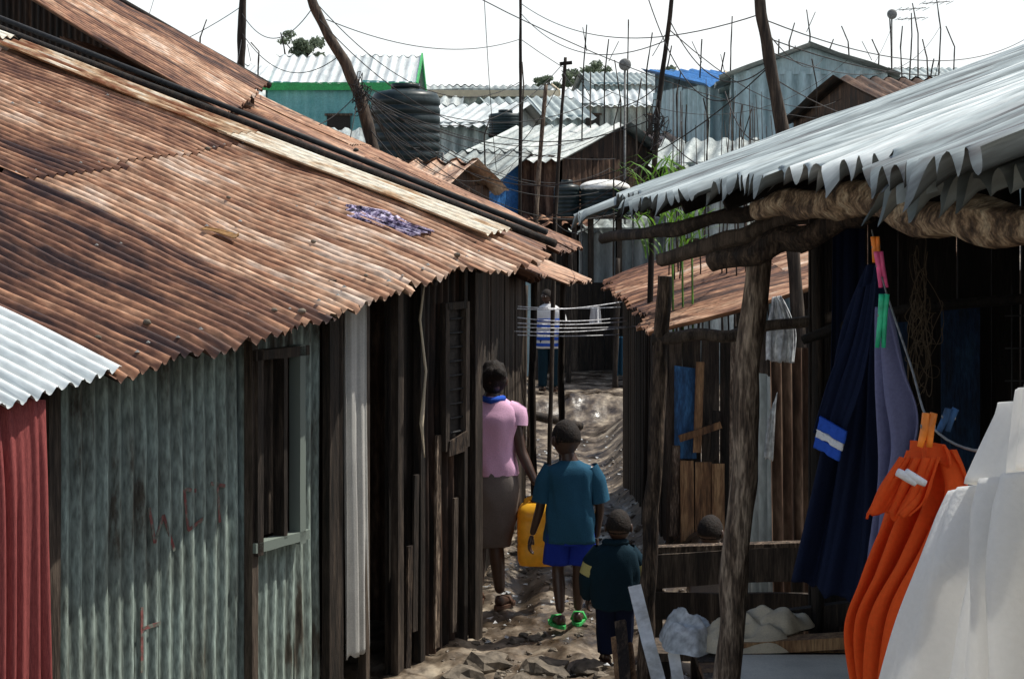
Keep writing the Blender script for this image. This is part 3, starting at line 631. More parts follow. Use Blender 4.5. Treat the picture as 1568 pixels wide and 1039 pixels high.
def limbs(par,name,H,hip,knees,ankles,sh,elb,wri,hc,cx=(0,0),k=1,neck=.045):
    pel=Vector((cx[0],cx[1],.53*H));P=[pel,Vector((cx[0],cx[1],.62*H)),Vector(((sh[0].x+sh[1].x)/2,(sh[0].y+sh[1].y)/2,sh[0].z-.05*H)),Vector(((sh[0].x+sh[1].x)/2,(sh[0].y+sh[1].y)/2,sh[0].z+.015*H)),hc-Vector((0,0,.035*H))]
    E=[(0,1),(1,2),(2,3),(3,4)];Rd=[(.085*H*k,.065*H*k),(.075*H*k,.058*H*k),(.085*H*k,.06*H*k),(.045*H*k,.04*H*k),(.032*H,.032*H)]
    for s in(0,1):
        B=len(P);P+=[sh[s],elb[s],elb[s].lerp(wri[s],.35),wri[s]];E+=[(2,B),(B,B+1),(B+1,B+2),(B+2,B+3)];Rd+=[.031*H*k,.024*H*k,.023*H*k,.0155*H]
        B=len(P);P+=[hip[s],hip[s].lerp(knees[s],.4),knees[s],knees[s].lerp(ankles[s],.35),ankles[s]];E+=[(0,B),(B,B+1),(B+1,B+2),(B+2,B+3),(B+3,B+4)];Rd+=[.052*H*k,.048*H*k,.032*H*k,.034*H*k,.021*H]
    return skinned(name,P,E,Rd,SKIN,par)
V=Vector
by=10.5;bx=(873-784)*by/F
Bo=group('boy_walking',(bx,by,g(bx,by)+.01))
H=1.29;hc=V((-.025,.01,1.165))
sh=(V((-.145,0,.985)),V((.145,0,.98)));el=(V((-.185,.0,.74)),V((.185,.02,.74)));wr=(V((-.235,.05,.56)),V((.165,.06,.54)))
hips=(V((-.065,0,.64)),V((.065,0,.64)));kn=(V((-.075,.03,.36)),V((.055,.0,.36)));an=(V((-.06,-.03,.09)),V((.05,.05,.09)))
limbs(Bo,'body',H,hips,kn,an,sh,el,wr,hc)
head(Bo,hc,.235,SKIN,HAIR,turn=.5,hair='bald')
foot('foot_l',an[0],Bo,SKIN,.95,-.35,SAND);foot('foot_r',an[1],Bo,SKIN,.95,.1,SAND)
hand('hand_l',wr[0],(-.25,.05,-1),(.2,1,0),SKIN,Bo,.82,.35,(1,0,0));hand('hand_r',wr[1],(-.05,.1,-1),(0,1,0),SKIN,Bo,.82,.35,(-1,0,0))
loft('tshirt',[(0,0,1.035,.055,.05),(0,0,1.015,.09,.065),(0,0,.985,.155,.085),(0,0,.93,.162,.10),(0,0,.82,.15,.102),(0,0,.68,.148,.105),(.005,0,.53,.16,.11)],TEALC,Bo,fold=.10,seed=2)
for s in(0,1):
    tube('sleeve_%d'%s,[sh[s]-V(((-.03,.03)[s],0,-.01)),sh[s].lerp(el[s],.3),sh[s].lerp(el[s],.85)],[.055,.062,.064],TEALC,Bo,16,.2,cap=False,seed=s+3,steps=5)
loft('shorts_waist',[(0,0,.66,.13,.09),(0,0,.58,.145,.1),(0,0,.52,.15,.105)],BLUES,Bo,fold=.05,seed=4)
for s in(0,1):
    c=hips[s];q=kn[s];loft('shorts_leg_%d'%s,[(c.x*.95,c.y,.6,.085,.095),(c.x*1.1,.005,.5,.086,.095),(q.x*1.05,.015,.395,.088,.09)],BLUES,Bo,fold=.08,seed=5+s)
ty=9.85;tx=(942-784)*ty/F
To=group('toddler_standing',(tx,ty,g(tx,ty)+.01))
H=.90;hc=V((.02,.0,.80))
sh=(V((-.105,0,.655)),V((.105,0,.655)));el=(V((-.15,.02,.49)),V((.14,.04,.5)));wr=(V((-.155,.08,.37)),V((.13,.14,.42)))
hips=(V((-.05,0,.42)),V((.05,0,.42)));kn=(V((-.05,.03,.24)),V((.05,.0,.24)));an=(V((-.05,0,.07)),V((.05,.03,.07)))
limbs(To,'body',H,hips,kn,an,sh,el,wr,hc)
head(To,hc,.195,SKIN,HAIR,turn=-.2,hair='short')
foot('foot_l',an[0],To,SKIN,.7,-.1,DKS);foot('foot_r',an[1],To,SKIN,.7,.1,DKS)
hand('hand_l',wr[0],(-.05,.1,-1),(.2,1,0),SKIN,To,.62,.4,(1,0,0));hand('hand_r',wr[1],(-.2,.8,-.4),(0,0,1),SKIN,To,.62,.5,(-1,0,0))
loft('jacket',[(0,0,.72,.05,.05),(0,0,.69,.085,.07),(0,0,.655,.13,.085),(0,0,.58,.142,.1),(0,0,.47,.137,.105),(0,0,.36,.135,.105),(0,0,.33,.125,.1)],JACK,To,fold=.11,seed=7)
tube('collar',[V((-.06,-.03,.715)),V((0,-.06,.715)),V((.06,-.03,.715)),V((.05,.05,.70)),V((-.05,.05,.70)),V((-.06,-.03,.715))],.02,JACK,To,8)
for s in(0,1):
    tube('sleeve_%d'%s,[sh[s]-V(((-.03,.03)[s],0,-.01)),sh[s].lerp(el[s],.4),el[s],el[s].lerp(wr[s],.9)],[.05,.056,.052,.04],JACK,To,16,.25,cap=False,seed=s+13,steps=5)
    tube('sleeve_band_%d'%s,[sh[s].lerp(el[s],.45),sh[s].lerp(el[s],.85)],[.0585,.0575],YEL,To,16,.2,cap=False,seed=s+13,steps=3)
for s in(0,1):
    loft('trouser_leg_%d'%s,[(hips[s].x*.9,0,.42,.07,.08),(kn[s].x,.02,.26,.06,.065),(an[s].x,an[s].y,.07,.05,.055)],NAVY,To,fold=.1,seed=15+s)
wy=11.25;wx=(752-784)*wy/F;wg=g(wx,wy)+.01
Wo=group('woman_carrying_jerrycan',(wx,wy,wg));H=1.63
hc=V((.015,.02,1.515))
sh=(V((-.165,.0,1.30)),V((.15,.0,1.30)));el=(V((-.22,.0,1.02)),V((.20,-.02,1.04)));wr=(V((-.2,.1,.80)),V((.30,-.10,.83)))
hips=(V((-.085,0,.82)),V((.085,0,.82)));kn=(V((-.08,.06,.46)),V((.03,-.02,.46)));an=(V((-.09,.1,.10)),V((.06,-.03,.10)))
limbs(Wo,'body',H,hips,kn,an,sh,el,wr,hc)
head(Wo,hc,.23,SKIN,HAIR,turn=-.25,tilt=-.1,hair='full')
blob('hair_bun',(.05,-.13,1.56),(.05,.045,.045),HAIR,Wo,.3,16,12)
foot('foot_l',an[0],Wo,SKIN,1.05,-.1,DKS);foot('foot_r',an[1],Wo,SKIN,1.05,.5,DKS)
hand('hand_l',wr[0],(0,.3,-1),(.2,1,0),SKIN,Wo,1,.35,(1,0,0))
hand('hand_r',wr[1],(.15,0,-1),(0,1,.1),SKIN,Wo,1,.75,(-1,0,0))
loft('pink_blouse',[(0,0,1.41,.07,.06),(0,0,1.375,.12,.08),(0,0,1.325,.185,.10),(0,0,1.25,.19,.125),(0,0,1.12,.165,.12),(0,0,1.02,.158,.115),(0,0,.93,.178,.13),(0,0,.89,.185,.135)],PINK,Wo,fold=.08,seed=21,sub=6)
for s in(0,1):
    tube('cap_sleeve_%d'%s,[sh[s]-V(((-.04,.04)[s],0,-.015)),sh[s]+V(((-.02,.02)[s],0,-.01)),sh[s].lerp(el[s],.32)],[.07,.074,.075],PINK,Wo,16,.15,cap=False,seed=s+23,steps=4)
loft('skirt',[(0,0,.94,.155,.115),(0,0,.85,.19,.14),(0,0,.75,.20,.15),(0,.01,.6,.18,.14),(-.01,.01,.47,.155,.13),(-.01,.02,.42,.155,.125)],SKIRT,Wo,fold=.08,seed=22)
tube('neck_scarf',[V((-.08,-.04,1.395)),V((0,-.085,1.385)),V((.08,-.04,1.395)),V((.06,.06,1.38)),V((-.06,.06,1.38)),V((-.08,-.04,1.395))],.022,STRB,Wo,8)
drape('blue_patterned_bag',[V((-.16,-.14,1.38)),V((-.19,-.16,1.2)),V((-.2,-.16,1.1))],[V((-.09,-.12,1.38)),V((-.10,-.16,1.2)),V((-.10,-.16,1.12))],BLUEP,Wo,amp=.01,nf=2,seed=2,nu=12,nv=12)
vs=[];fs=[]
hx=wx+wr[1].x+.02
Jc=group('yellow_jerrycan',(hx-.005,wy-.10,wg+.745-.215))
rings=[(-.215,.10,.085),(-.21,.13,.105),(-.18,.14,.115),(-.09,.142,.117),(-.08,.137,.112),(-.06,.142,.117),(.07,.142,.117),(.08,.137,.112),(.095,.142,.117),(.14,.138,.112),(.175,.115,.09),(.19,.08,.06)]
N=32
for z,a,b in rings:
    for i in range(N):
        A_=2*math.pi*i/N;ca,sa=math.cos(A_),math.sin(A_);vs.append((math.copysign(abs(ca)**.5,ca)*a,math.copysign(abs(sa)**.5,sa)*b,z))
for j in range(len(rings)-1):
    for i in range(N): fs.append((j*N+i,j*N+(i+1)%N,(j+1)*N+(i+1)%N,(j+1)*N+i))
fs.append(tuple(range(N-1,-1,-1)));fs.append(tuple(range((len(rings)-1)*N,len(rings)*N)))
mk('can_body',vs,fs,JERRY,Jc,True)
tube('handle',[(-.09,0,.16),(-.085,0,.205),(-.03,0,.225),(.03,0,.225),(.06,0,.205),(.065,0,.16)],.015,JERRY,Jc,10,steps=4)
tube('spout_neck',[(.09,0,.16),(.1,0,.215)],.026,JERRY,Jc,14);tube('screw_cap',[(.1,0,.21),(.102,0,.24)],.031,PEGO,Jc,14)
my=24.9;mx_=(840-784)*my/F
Mn=group('man_standing',(mx_,my,g(mx_,my)));Mn.scale=(.9,.9,.9);H=1.68
hc=V((-.03,.02,1.56));sh=(V((-.18,0,1.36)),V((.18,0,1.36)));el=(V((-.24,.05,1.08)),V((.25,-.02,1.1)));wr=(V((-.1,.2,.98)),V((.2,-.12,.9)))
hips=(V((-.08,0,.86)),V((.08,0,.86)));kn=(V((-.09,.02,.47)),V((.09,0,.47)));an=(V((-.1,0,.1)),V((.1,.03,.1)))
limbs(Mn,'body',H,hips,kn,an,sh,el,wr,hc);head(Mn,hc,.23,SKIN,HAIR,turn=2.5)
foot('foot_l',an[0],Mn,SKIN,1.1,0,DKS);foot('foot_r',an[1],Mn,SKIN,1.1,.2,DKS)
hand('hand_l',wr[0],(.3,.3,-.6),(0,1,0),SKIN,Mn,1,.4);hand('hand_r',wr[1],(-.1,0,-1),(0,1,0),SKIN,Mn,1,.4)
tr=[(0,0,1.44,.07,.06),(0,0,1.38,.17,.1),(0,0,1.3,.21,.13),(0,0,1.1,.19,.13),(0,0,.95,.19,.13),(0,0,.72,.2,.14)]
loft('striped_shirt',tr,STRW,Mn,fold=.03,seed=31)
for i,z in enumerate((.78,.88,.98,1.08,1.18)): loft('shirt_stripe_%d'%i,[(0,0,z+.025,.212,.152),(0,0,z-.025,.214,.154)],STRB,Mn,fold=.03,seed=31)
for s in(0,1): tube('sleeve_%d'%s,[sh[s],sh[s].lerp(el[s],.8)],[.075,.07],STRW,Mn,14,.1,cap=False,steps=4)
for s in(0,1): loft('trouser_leg_%d'%s,[(hips[s].x,0,.86,.1,.12),(kn[s].x,0,.47,.085,.09),(an[s].x,an[s].y,.1,.07,.08)],JACK,Mn,fold=.06,seed=33+s)
cy=10.1;cxx=(1088-784)*cy/F
Ch=group('child_sitting',(cxx,cy,g(cxx,cy)));gz=g(cxx,cy);H=.95;hz=.72-gz
hc=V((0,0,hz))
P=[V((0,0,.25)),V((0,0,.36)),V((0,0,.47)),V((0,0,hz-.14)),V((0,0,hz-.04))];E=[(0,1),(1,2),(2,3),(3,4)];Rd=[.085,.075,.08,.04,.03]
for s in(-1,1):
    B=len(P);P+=[V((s*.1,0,.49)),V((s*.14,.04,.36)),V((s*.1,.16,.30))];E+=[(2,B),(B,B+1),(B+1,B+2)];Rd+=[.032,.025,.016]
    B=len(P);P+=[V((s*.05,.03,.23)),V((s*.09,.22,.25)),V((s*.08,.25,.06))];E+=[(0,B),(B,B+1),(B+1,B+2)];Rd+=[.055,.036,.022]
    foot('foot_%d'%(s+1),(s*.08,.25,.08),Ch,SKIN,.7)
    hand('hand_%d'%(s+1),(s*.1,.16,.30),(-s*.2,1,-.3),(0,0,1),SKIN,Ch,.62,.4,(0,0,-1))
skinned('body',P,E,Rd,SKIN,Ch);head(Ch,hc,.2,SKIN,HAIR,turn=-.5,hair='short')
loft('shirt',[(0,0,.57,.05,.05),(0,0,.53,.1,.075),(0,0,.48,.125,.09),(0,0,.36,.115,.095),(0,0,.24,.13,.11)],SKIRT,Ch,seed=40)
tube('stool_block',[(0,0,0),(0,0,.17)],.13,WOOD,Ch,12,.1)
# ------------------------------------------------------------ alley background
BW=group('plank_fence')
planks('planks',(.7,28),(2.6,28.2),-.1,1.5,WOODD,BW,w=.2,seed=70)
planks('planks_left',(-2.5,27.5),(.7,28),-.1,1.7,WOODD,BW,w=.2,seed=71)
BD=group('pale_blue_doorway')
quad('door',(-.05,26.5,.1),(.32,26.5,.1),(.32,26.5,1.6),(-.05,26.5,1.6),TEAL,BD,th=.05)
beam('post',(.4,26.5,-.1),(.4,26.5,1.9),.08,.08,WOODD,BD)
lines=bpy.data.curves.new('courtyard_washing_lines','CURVE');lines.dimensions='3D';lines.bevel_depth=.0045
for (u0,v0,u1,v1) in[(722,462,950,470),(722,474,955,486),(720,488,960,492),(722,497,958,500),(725,508,948,512),(722,503,1000,496),(724,466,952,462)]:
    a=S(u0,v0,13.5);b=S(u1,v1,15.5)
    s0=R.uniform(.02,.06);spl(lines,[a.lerp(b,t/12)-Vector((0,0,s0*math.sin(math.pi*t/12))) for t in range(13)])
lines.materials.append(WIREW);o=bpy.data.objects.new('courtyard_washing_lines',lines);COL.objects.link(o)
for i,(u,v,w,h,Y,m) in enumerate([(760,470,18,60,20,BLUEP),(735,480,22,80,19,SKIRT),(972,510,18,60,20,TARP),(948,515,12,60,20,TEALC),(790,440,8,50,22,PLST),(985,520,16,50,21,BLUEP),(905,470,14,26,21,STRW)]):
    drape('hanging_cloth',[S(u,v,Y),S(u-3,v+h,Y)],[S(u+w,v,Y),S(u+w+2,v+h*.95,Y)],m,None,amp=.03,nf=2,seed=i,nu=14,nv=12)
for i,(u,Y,h) in enumerate([(735,20,2.0),(776,21,2.1),(800,22,2.),(870,26,2.1),(942,25,1.9)]):
    x=(u-784)*Y/F;pole('courtyard_post',[(x,Y,g(x,Y)-.1),(x+.04,Y,g(x,Y)+h)],.045,.035,WOODD,None,seed=i)
pole('fallen_log',[S(786,628,20),S(890,652,20.5)],.06,.05,WOODD)
# ------------------------------------------------------------ huts
def hut(name,cx,cy,w,d,base,eave,ridge,rot,rm,wm,over=.25,pitch=.25,fascia=None,gable='x',open_=True):
    G=group(name,(cx,cy,0));G.rotation_euler=(0,0,rot)
    hw,hd=w/2,d/2;s=R.randint(1,999)
    k=dict(pitch=pitch,amp=pitch*.16,seg=4,nv=3,sheet=1.2,warp=.03,jit=.05,lift=.01)
    if gable=='x':
        corr('roof_front',(-hw-over,-hd-over,eave-.08),(hw+over,-hd-over,eave-.08),(hw+over,0,ridge),(-hw-over,0,ridge),rm,G,seed=s,**k)
        corr('roof_back',(-hw-over,hd+over,eave-.08),(hw+over,hd+over,eave-.08),(hw+over,0,ridge),(-hw-over,0,ridge),rm,G,seed=s+1,**k)
    elif gable=='y':
        corr('roof_left',(-hw-over,hd+over,eave-.08),(-hw-over,-hd-over,eave-.08),(0,-hd-over,ridge),(0,hd+over,ridge),rm,G,seed=s,**k)
        corr('roof_right',(hw+over,hd+over,eave-.08),(hw+over,-hd-over,eave-.08),(0,-hd-over,ridge),(0,hd+over,ridge),rm,G,seed=s+1,**k)
        for yy in(-hd,hd):
            mk('gable_%d'%(yy>0),[(-hw,yy,eave-.02),(hw,yy,eave-.02),(0,yy,ridge-.03)],[(0,1,2)],wm,G,False,[(0,0),(w,0),(w/2,ridge-eave)],[.5]*3)
    else:
        corr('roof',(-hw-over,-hd-over,eave-.05),(hw+over,-hd-over,eave-.05),(hw+over,hd+over,ridge),(-hw-over,hd+over,ridge),rm,G,seed=s,**k)
    if gable=='x':
        for xx in(-hw,hw): mk('gable_%d'%(xx>0),[(xx,-hd,eave-.02),(xx,hd,eave-.02),(xx,0,ridge-.03)],[(0,1,2)],wm,G,False,[(0,0),(d,0),(d/2,ridge-eave)],[.5]*3)
    k['warp']=.01
    tb_=eave if gable!='m' else ridge-.05
    for n_,a,b,z in(('front',(-hw,-hd),(hw,-hd),eave),('right',(hw,-hd),(hw,hd),eave),('back',(hw,hd),(-hw,hd),tb_),('left',(-hw,hd),(-hw,-hd),eave)):
        corr('wall_'+n_,(*a,base),(*b,base),(*b,z),(*a,z),wm,G,seed=s+2,**k)
    if fascia:
        beam('fascia_board',(-hw-over,-hd-over-.03,eave-.12),(hw+over,-hd-over-.03,eave-.12),.04,.2,fascia,G)
        if gable=='x':
            for q in(-1,1):beam('barge_board_%d'%q,(hw+over+.03,q*(hd+over),eave-.1),(hw+over+.03,0,ridge),.04,.18,fascia,G)
    if open_:
        n=max(1,int(w/2))
        for i in range(n):
            x=-hw+w*(i+.5)/n;zc=(base+eave)/2+.2
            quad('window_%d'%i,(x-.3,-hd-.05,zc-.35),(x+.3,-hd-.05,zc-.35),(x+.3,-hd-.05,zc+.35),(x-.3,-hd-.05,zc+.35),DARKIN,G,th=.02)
            beam('window_frame_%d'%i,(x-.36,-hd-.09,zc-.38),(x+.36,-hd-.09,zc-.38),.05,.06,WOOD,G)
            beam('window_head_%d'%i,(x-.36,-hd-.09,zc+.38),(x+.36,-hd-.09,zc+.38),.05,.06,WOOD,G)
    return G
def HP(name,u0,u1,ve,vr,vb,Y,d,rm,wm,rot=0,gable='x',**k):
    x0=(u0-784)*Y/F;x1=(u1-784)*Y/F
    yc=Y+d/2;e=CH+(HZ-ve)*Y/F
    yr={'x':Y+d/2,'y':Y,'m':Y+d}[gable];r=CH+(HZ-vr)*yr/F
    b=min(CH+(HZ-vb)*Y/F,g0((x0+x1)/2,Y+d))-.2
    hut(name,(x0+x1)/2,yc,(x1-x0),d,b,e,r,rot,rm,wm,gable=gable,**k)
HP('green_trimmed_house',410,628,126,86,240,44,5,GALVB,TEAL2,fascia=GREENP,over=.15)
HP('tan_fascia_house',645,835,138,132,230,52,6,GALVD,GALVD,rot=.05,fascia=SACK)
HP('pale_roofed_house',850,1060,160,138,240,50,6,GALVB,GALVD)
HP('blue_grey_gabled_house',1150,1382,112,70,260,31,5,GALVD,TEAL,gable='y',rot=-.12,fascia=None,open_=False)
HP('blue_roofed_shed',1050,1150,130,108,260,35,3,TARP,TEAL,gable='m',rot=.3)
HP('low_shed',685,800,188,160,290,36,4,GALVB,GALVD,rot=-.3)
HP('low_shed',745,870,178,150,280,41,4,GALV,TEAL,rot=.2)
HP('low_shed',590,690,170,150,280,38,4,GALVD,RUSTD)
HP('dark_walled_shed',800,968,240,194,330,31,5,GALVD,RUSTD,rot=-.5,gable='x',open_=False)
HP('blue_sided_shed',700,800,290,232,350,29.5,4,GALVD,TARP,rot=-.4,open_=False)
HP('brown_porch_shed',628,700,285,248,350,19,2,RUST,RUSTD,rot=-.3,gable='x',open_=False)
HP('galvanised_shed',893,1025,352,335,440,29,2.5,GALVD,GALVB,gable='m',open_=False)
HP('low_shed',960,1060,232,205,300,35,4,RUST,GALVD,rot=.2)
HP('low_shed',860,960,300,272,360,33,2.5,GALVB,GALVD,rot=.1,gable='m')
HP('low_shed',740,870,340,318,400,29.5,3,RUST,RUSTD,rot=.1,gable='m')
HP('low_shed',1060,1180,250,215,330,26,4,GALVD,GALVD,rot=-.2)
HP('dark_roofed_shed',1330,1460,165,120,300,26,4,RUSTD,RUSTD,rot=.25,open_=False)
HP('low_shed',470,600,235,200,330,30,4,GALVD,TEAL2,rot=.1)
HP('distant_house',240,400,120,100,200,62,6,GALVB,GALVD);HP('distant_house',1400,1600,125,105,200,60,6,GALV,GALVD)
HP('distant_house',900,1010,128,112,200,70,6,GALV,TEAL,rot=.1);HP('distant_house',1080,1180,128,110,200,74,6,PALE,GALVD,rot=-.1)
rr=random.Random(99)
for i in range(26):
    Y=rr.uniform(36,85);u=rr.uniform(-100,1700);x=(u-784)*Y/F;b=g0(x,Y)
    hut('hillside_shack',x,Y+3,rr.uniform(3,6),rr.uniform(3,5),b-.3,b+rr.uniform(1.4,1.9),b+rr.uniform(2.1,2.6),rr.uniform(-.5,.5),rr.choice([GALVB,GALVD,RUST,PALE,GALV]),rr.choice([GALVD,TEAL,RUSTD,TEAL2]),pitch=.35,open_=Y<60)
def tank(name,u0,u1,vt,vb,Y,m=PLBLK,lid=PLBLK):
    x=((u0+u1)/2-784)*Y/F;r=(u1-u0)/2*Y/F;zt=CH+(HZ-vt)*Y/F;zb=CH+(HZ-vb)*Y/F
    G=group(name,(x,Y,0));h=zt-zb;vs=[];fs=[];N=40;prof=[(r*.98,zb)]
    nb=7
    for i in range(nb):
        a=zb+h*.86*i/nb;q=h*.86/nb
        prof+=[(r*.97,a+q*.08),(r,a+q*.2),(r,a+q*.8),(r*.97,a+q*.92)]
    prof+=[(r*.97,zb+h*.87),(r*.9,zb+h*.92),(r*.45,zb+h*.97),(r*.4,zb+h*.98),(r*.4,zt),(0.001,zt+.02)]
    for rr_,z in prof:
        for i in range(N):
            A=6.2832*i/N;vs.append((rr_*math.cos(A),rr_*math.sin(A),z))
    for j in range(len(prof)-1):
        for i in range(N): fs.append((j*N+i,j*N+(i+1)%N,(j+1)*N+(i+1)%N,(j+1)*N+i))
    mk('ribbed_body',vs,fs,m,G,True)
    tube('lid',[(0,0,zt-.02),(0,0,zt+.05)],r*.42,lid,G,20)
    if lid is not m: blob('dome_cover',(0,0,zt-.06),(r*1.03,r*1.03,.14),lid,G)
    tube('outlet_pipe',[(r*.9,-r*.5,zb+.1),(r*1.1,-r*.6,zb+.1),(r*1.1,-r*.6,g0(x,Y))],.02,GREY,G,8)
    for i in range(4):
        A=.78+i*1.57;beam('stand_leg_%d'%i,(r*.8*math.cos(A),r*.8*math.sin(A),g0(x,Y)-.1),(r*.8*math.cos(A),r*.8*math.sin(A),zb-.05),.08,.08,WOODD,G)
    quad('stand_top',(-r,-r,zb-.06),(r,-r,zb-.06),(r,r,zb-.06),(-r,r,zb-.06),WOODD,G,th=.05)
tank('black_water_tank',568,674,134,246,24)
tank('black_water_tank',848,888,280,332,28.6);tank('white_lidded_tank',888,964,282,330,28.6,PLBLK,WHITEP)
tank('black_water_tank',748,800,172,205,35)
# ------------------------------------------------------------ poles
def PO(name,pts,Y,r,m=WOODD,seed=1,lump=.2):
    P=[S(u,v,Y) for u,v in pts];d=(P[-1]-P[-2]);b=P[-1].copy();gz=g0(b.x,Y)-.2
    if b.z>gz: b=b+d/abs(d.z)*(b.z-gz)*1.;b.x=P[-1].x+(b.x-P[-1].x)*.4;P.append(b)
    G=group(name);pole('shaft',P[::-1],r*1.15,r*.8,m,G,lump,seed=seed,n=8);return G,P
PO('utility_pole',[(374,-60),(371,20),(369,108)],20,.05,seed=1)
PO('leaning_utility_pole',[(455,-60),(480,8),(503,55),(530,98),(552,150),(575,240)],16,.052,seed=2)
PO('utility_pole',[(797,-60),(797,120),(796,325)],22,.022,seed=3)
G,P=PO('timber_pole',[(866,88),(858,200),(850,335)],20,.024,WOODD,4);beam('crossarm',S(857,98,20),S(876,96,20),.04,.04,WOODD,G)
PO('timber_pole',[(836,130),(826,250),(820,335)],19,.026,WOOD,5)
PO('utility_pole',[(1035,-60),(1024,40),(1008,160),(1000,285)],14,.022,seed=6)
PO('leaning_utility_pole',[(1155,-80),(1166,20),(1182,110),(1203,230)],12,.046,seed=7)
for i,(u,v,b,Y) in enumerate([(892,38,200,32),(962,30,240,34),(950,92,250,30),(988,50,200,36),(942,150,250,28),(305,30,100,50),(1072,60,200,36),(1120,25,150,40),(1208,35,110,42),(1240,15,110,38),(1250,90,190,28),(1366,20,120,40),(1395,20,110,38),(1420,60,130,44),(1440,-5,120,36),(1345,60,120,40),(800,95,180,30),(1050,160,230,28),(395,65,100,45),(435,50,90,50),(742,180,250,28),(1135,160,215,24),(1085,150,240,26),(1300,40,100,50),(1190,60,120,46),(1460,40,120,40),(1020,70,200,38),(905,110,220,33),(1380,40,120,42),(1405,5,120,37),(1425,90,130,38),(1220,70,120,44),(1270,60,100,52),(1100,80,180,40),(1035,110,200,36),(975,120,240,31),(925,60,200,38),(1340,100,130,36)]):
    l=R.uniform(-12,12);G,P=PO('antenna_mast',[(u+l,v),(u+R.uniform(-2,2),v*.6+b*.4),(u+R.uniform(-3,3),b)],Y,.016*Y/36,WOODD,seed=i,lump=.3)
    if i in(12,14,29):
        t=P[0];s=.008*Y
        tube('boom',[t+V((-s,0,-.15)),t+V((s,0,-.1))],.010,GREY,G,5)
        for k in range(5):
            x=-s+2*s*k/4;tube('element_%d'%k,[t+V((x,-.3,-.13)),t+V((x,.3,-.13))],.006,GREY,G,4)
    elif i%3==0:
        t=P[0];tube('twig',[t+V((0,0,-.5)),t+V((R.uniform(-.3,.3),0,-.05))],.008,WOODD,G,4)
Dd=group('satellite_dish',S(957,99,30));blob('reflector',(0,0,0),(.11,.05,.11),GREY,Dd);tube('arm',[(0,-.03,0),(0,-.2,.02)],.01,GREY,Dd,6);tube('mast',[(0,.03,0),(0,.05,-4)],.02,GREY,Dd,6)
Dd=group('satellite_dish',S(1366,22,40));blob('reflector',(0,0,0),(.12,.05,.12),GREY,Dd);tube('mast',[(0,.03,0),(0,.05,-4)],.02,GREY,Dd,6)
wc=bpy.data.curves.new('overhead_wires','CURVE');wc.dimensions='3D';wc.bevel_depth=.0045
def wire(p,q,sag):
    a=S(*p);b=S(*q);spl(wc,[a.lerp(b,t/24)-V((0,0,sag*4*(t/24)*(1-t/24))) for t in range(25)])
for w in[((480,0,16),(797,125,22),.5),((480,20,16),(1005,180,14),.6),((550,140,16),(860,100,20),.5),((545,130,16),(1180,100,12),.9),((560,160,16),(797,240,22),.5),((370,20,20),(480,10,16),.3),((370,50,20),(520,85,16),.3),((-50,90,20),(370,10,20),.4),
 ((1025,30,14),(1182,95,12),.3),((1180,60,12),(1700,20,22),.5),((1024,45,14),(1366,40,40),1.2),((860,108,20),(1010,130,14),.3),((797,20,22),(1025,60,14),.3),((700,-20,14),(1600,110,30),1.),((1185,120,12),(1440,110,36),.6),
 ((550,135,16),(480,350,14),.3),((558,175,16),(690,330,18),.5),((740,-30,22),(760,260,24),.2),((1000,180,14),(1200,200,12),.35),((1010,150,14),(850,340,20),.5),((560,190,16),(1000,240,14),.7),((860,120,20),(690,235,22),.5),
 ((370,60,20),(330,160,14),.2),((797,60,22),(1300,90,31),1.),((550,140,16),(400,185,15),.2),((240,-20,30),(200,60,20),.2),((990,-10,14),(1120,150,13),.3),((1110,140,13),(1160,215,12),.1),
 ((1170,30,12),(1570,60,24),.3),((1180,80,12),(1440,40,36),.5),((797,5,22),(1170,20,12),.3),((500,30,16),(797,60,22),.2),((1175,50,12),(1260,90,31),.2)]: wire(*w)
for i in range(20):
    wire((R.uniform(545,560),R.uniform(125,160),16),(R.uniform(600,1050),R.uniform(140,330),R.uniform(18,30)),R.uniform(.1,.8))
wc.materials.append(WIRE);o=bpy.data.objects.new('overhead_wires',wc);COL.objects.link(o)
tg=bpy.data.curves.new('tangled_wire_bundle','CURVE');tg.dimensions='3D';tg.bevel_depth=.004
for c in((552,142,15.9),(1006,190,13.9)):
    for i in range(5):
        o0=S(*c);spl(tg,[o0+V((.2*noise.noise((k*.25,i*3.3,1)),.1*noise.noise((k*.25,i*3.3,5)),.3*noise.noise((k*.2,i*3.3,9)))) for k in range(22)])
tg.materials.append(WIRE);o=bpy.data.objects.new('tangled_wire_bundle',tg);COL.objects.link(o)
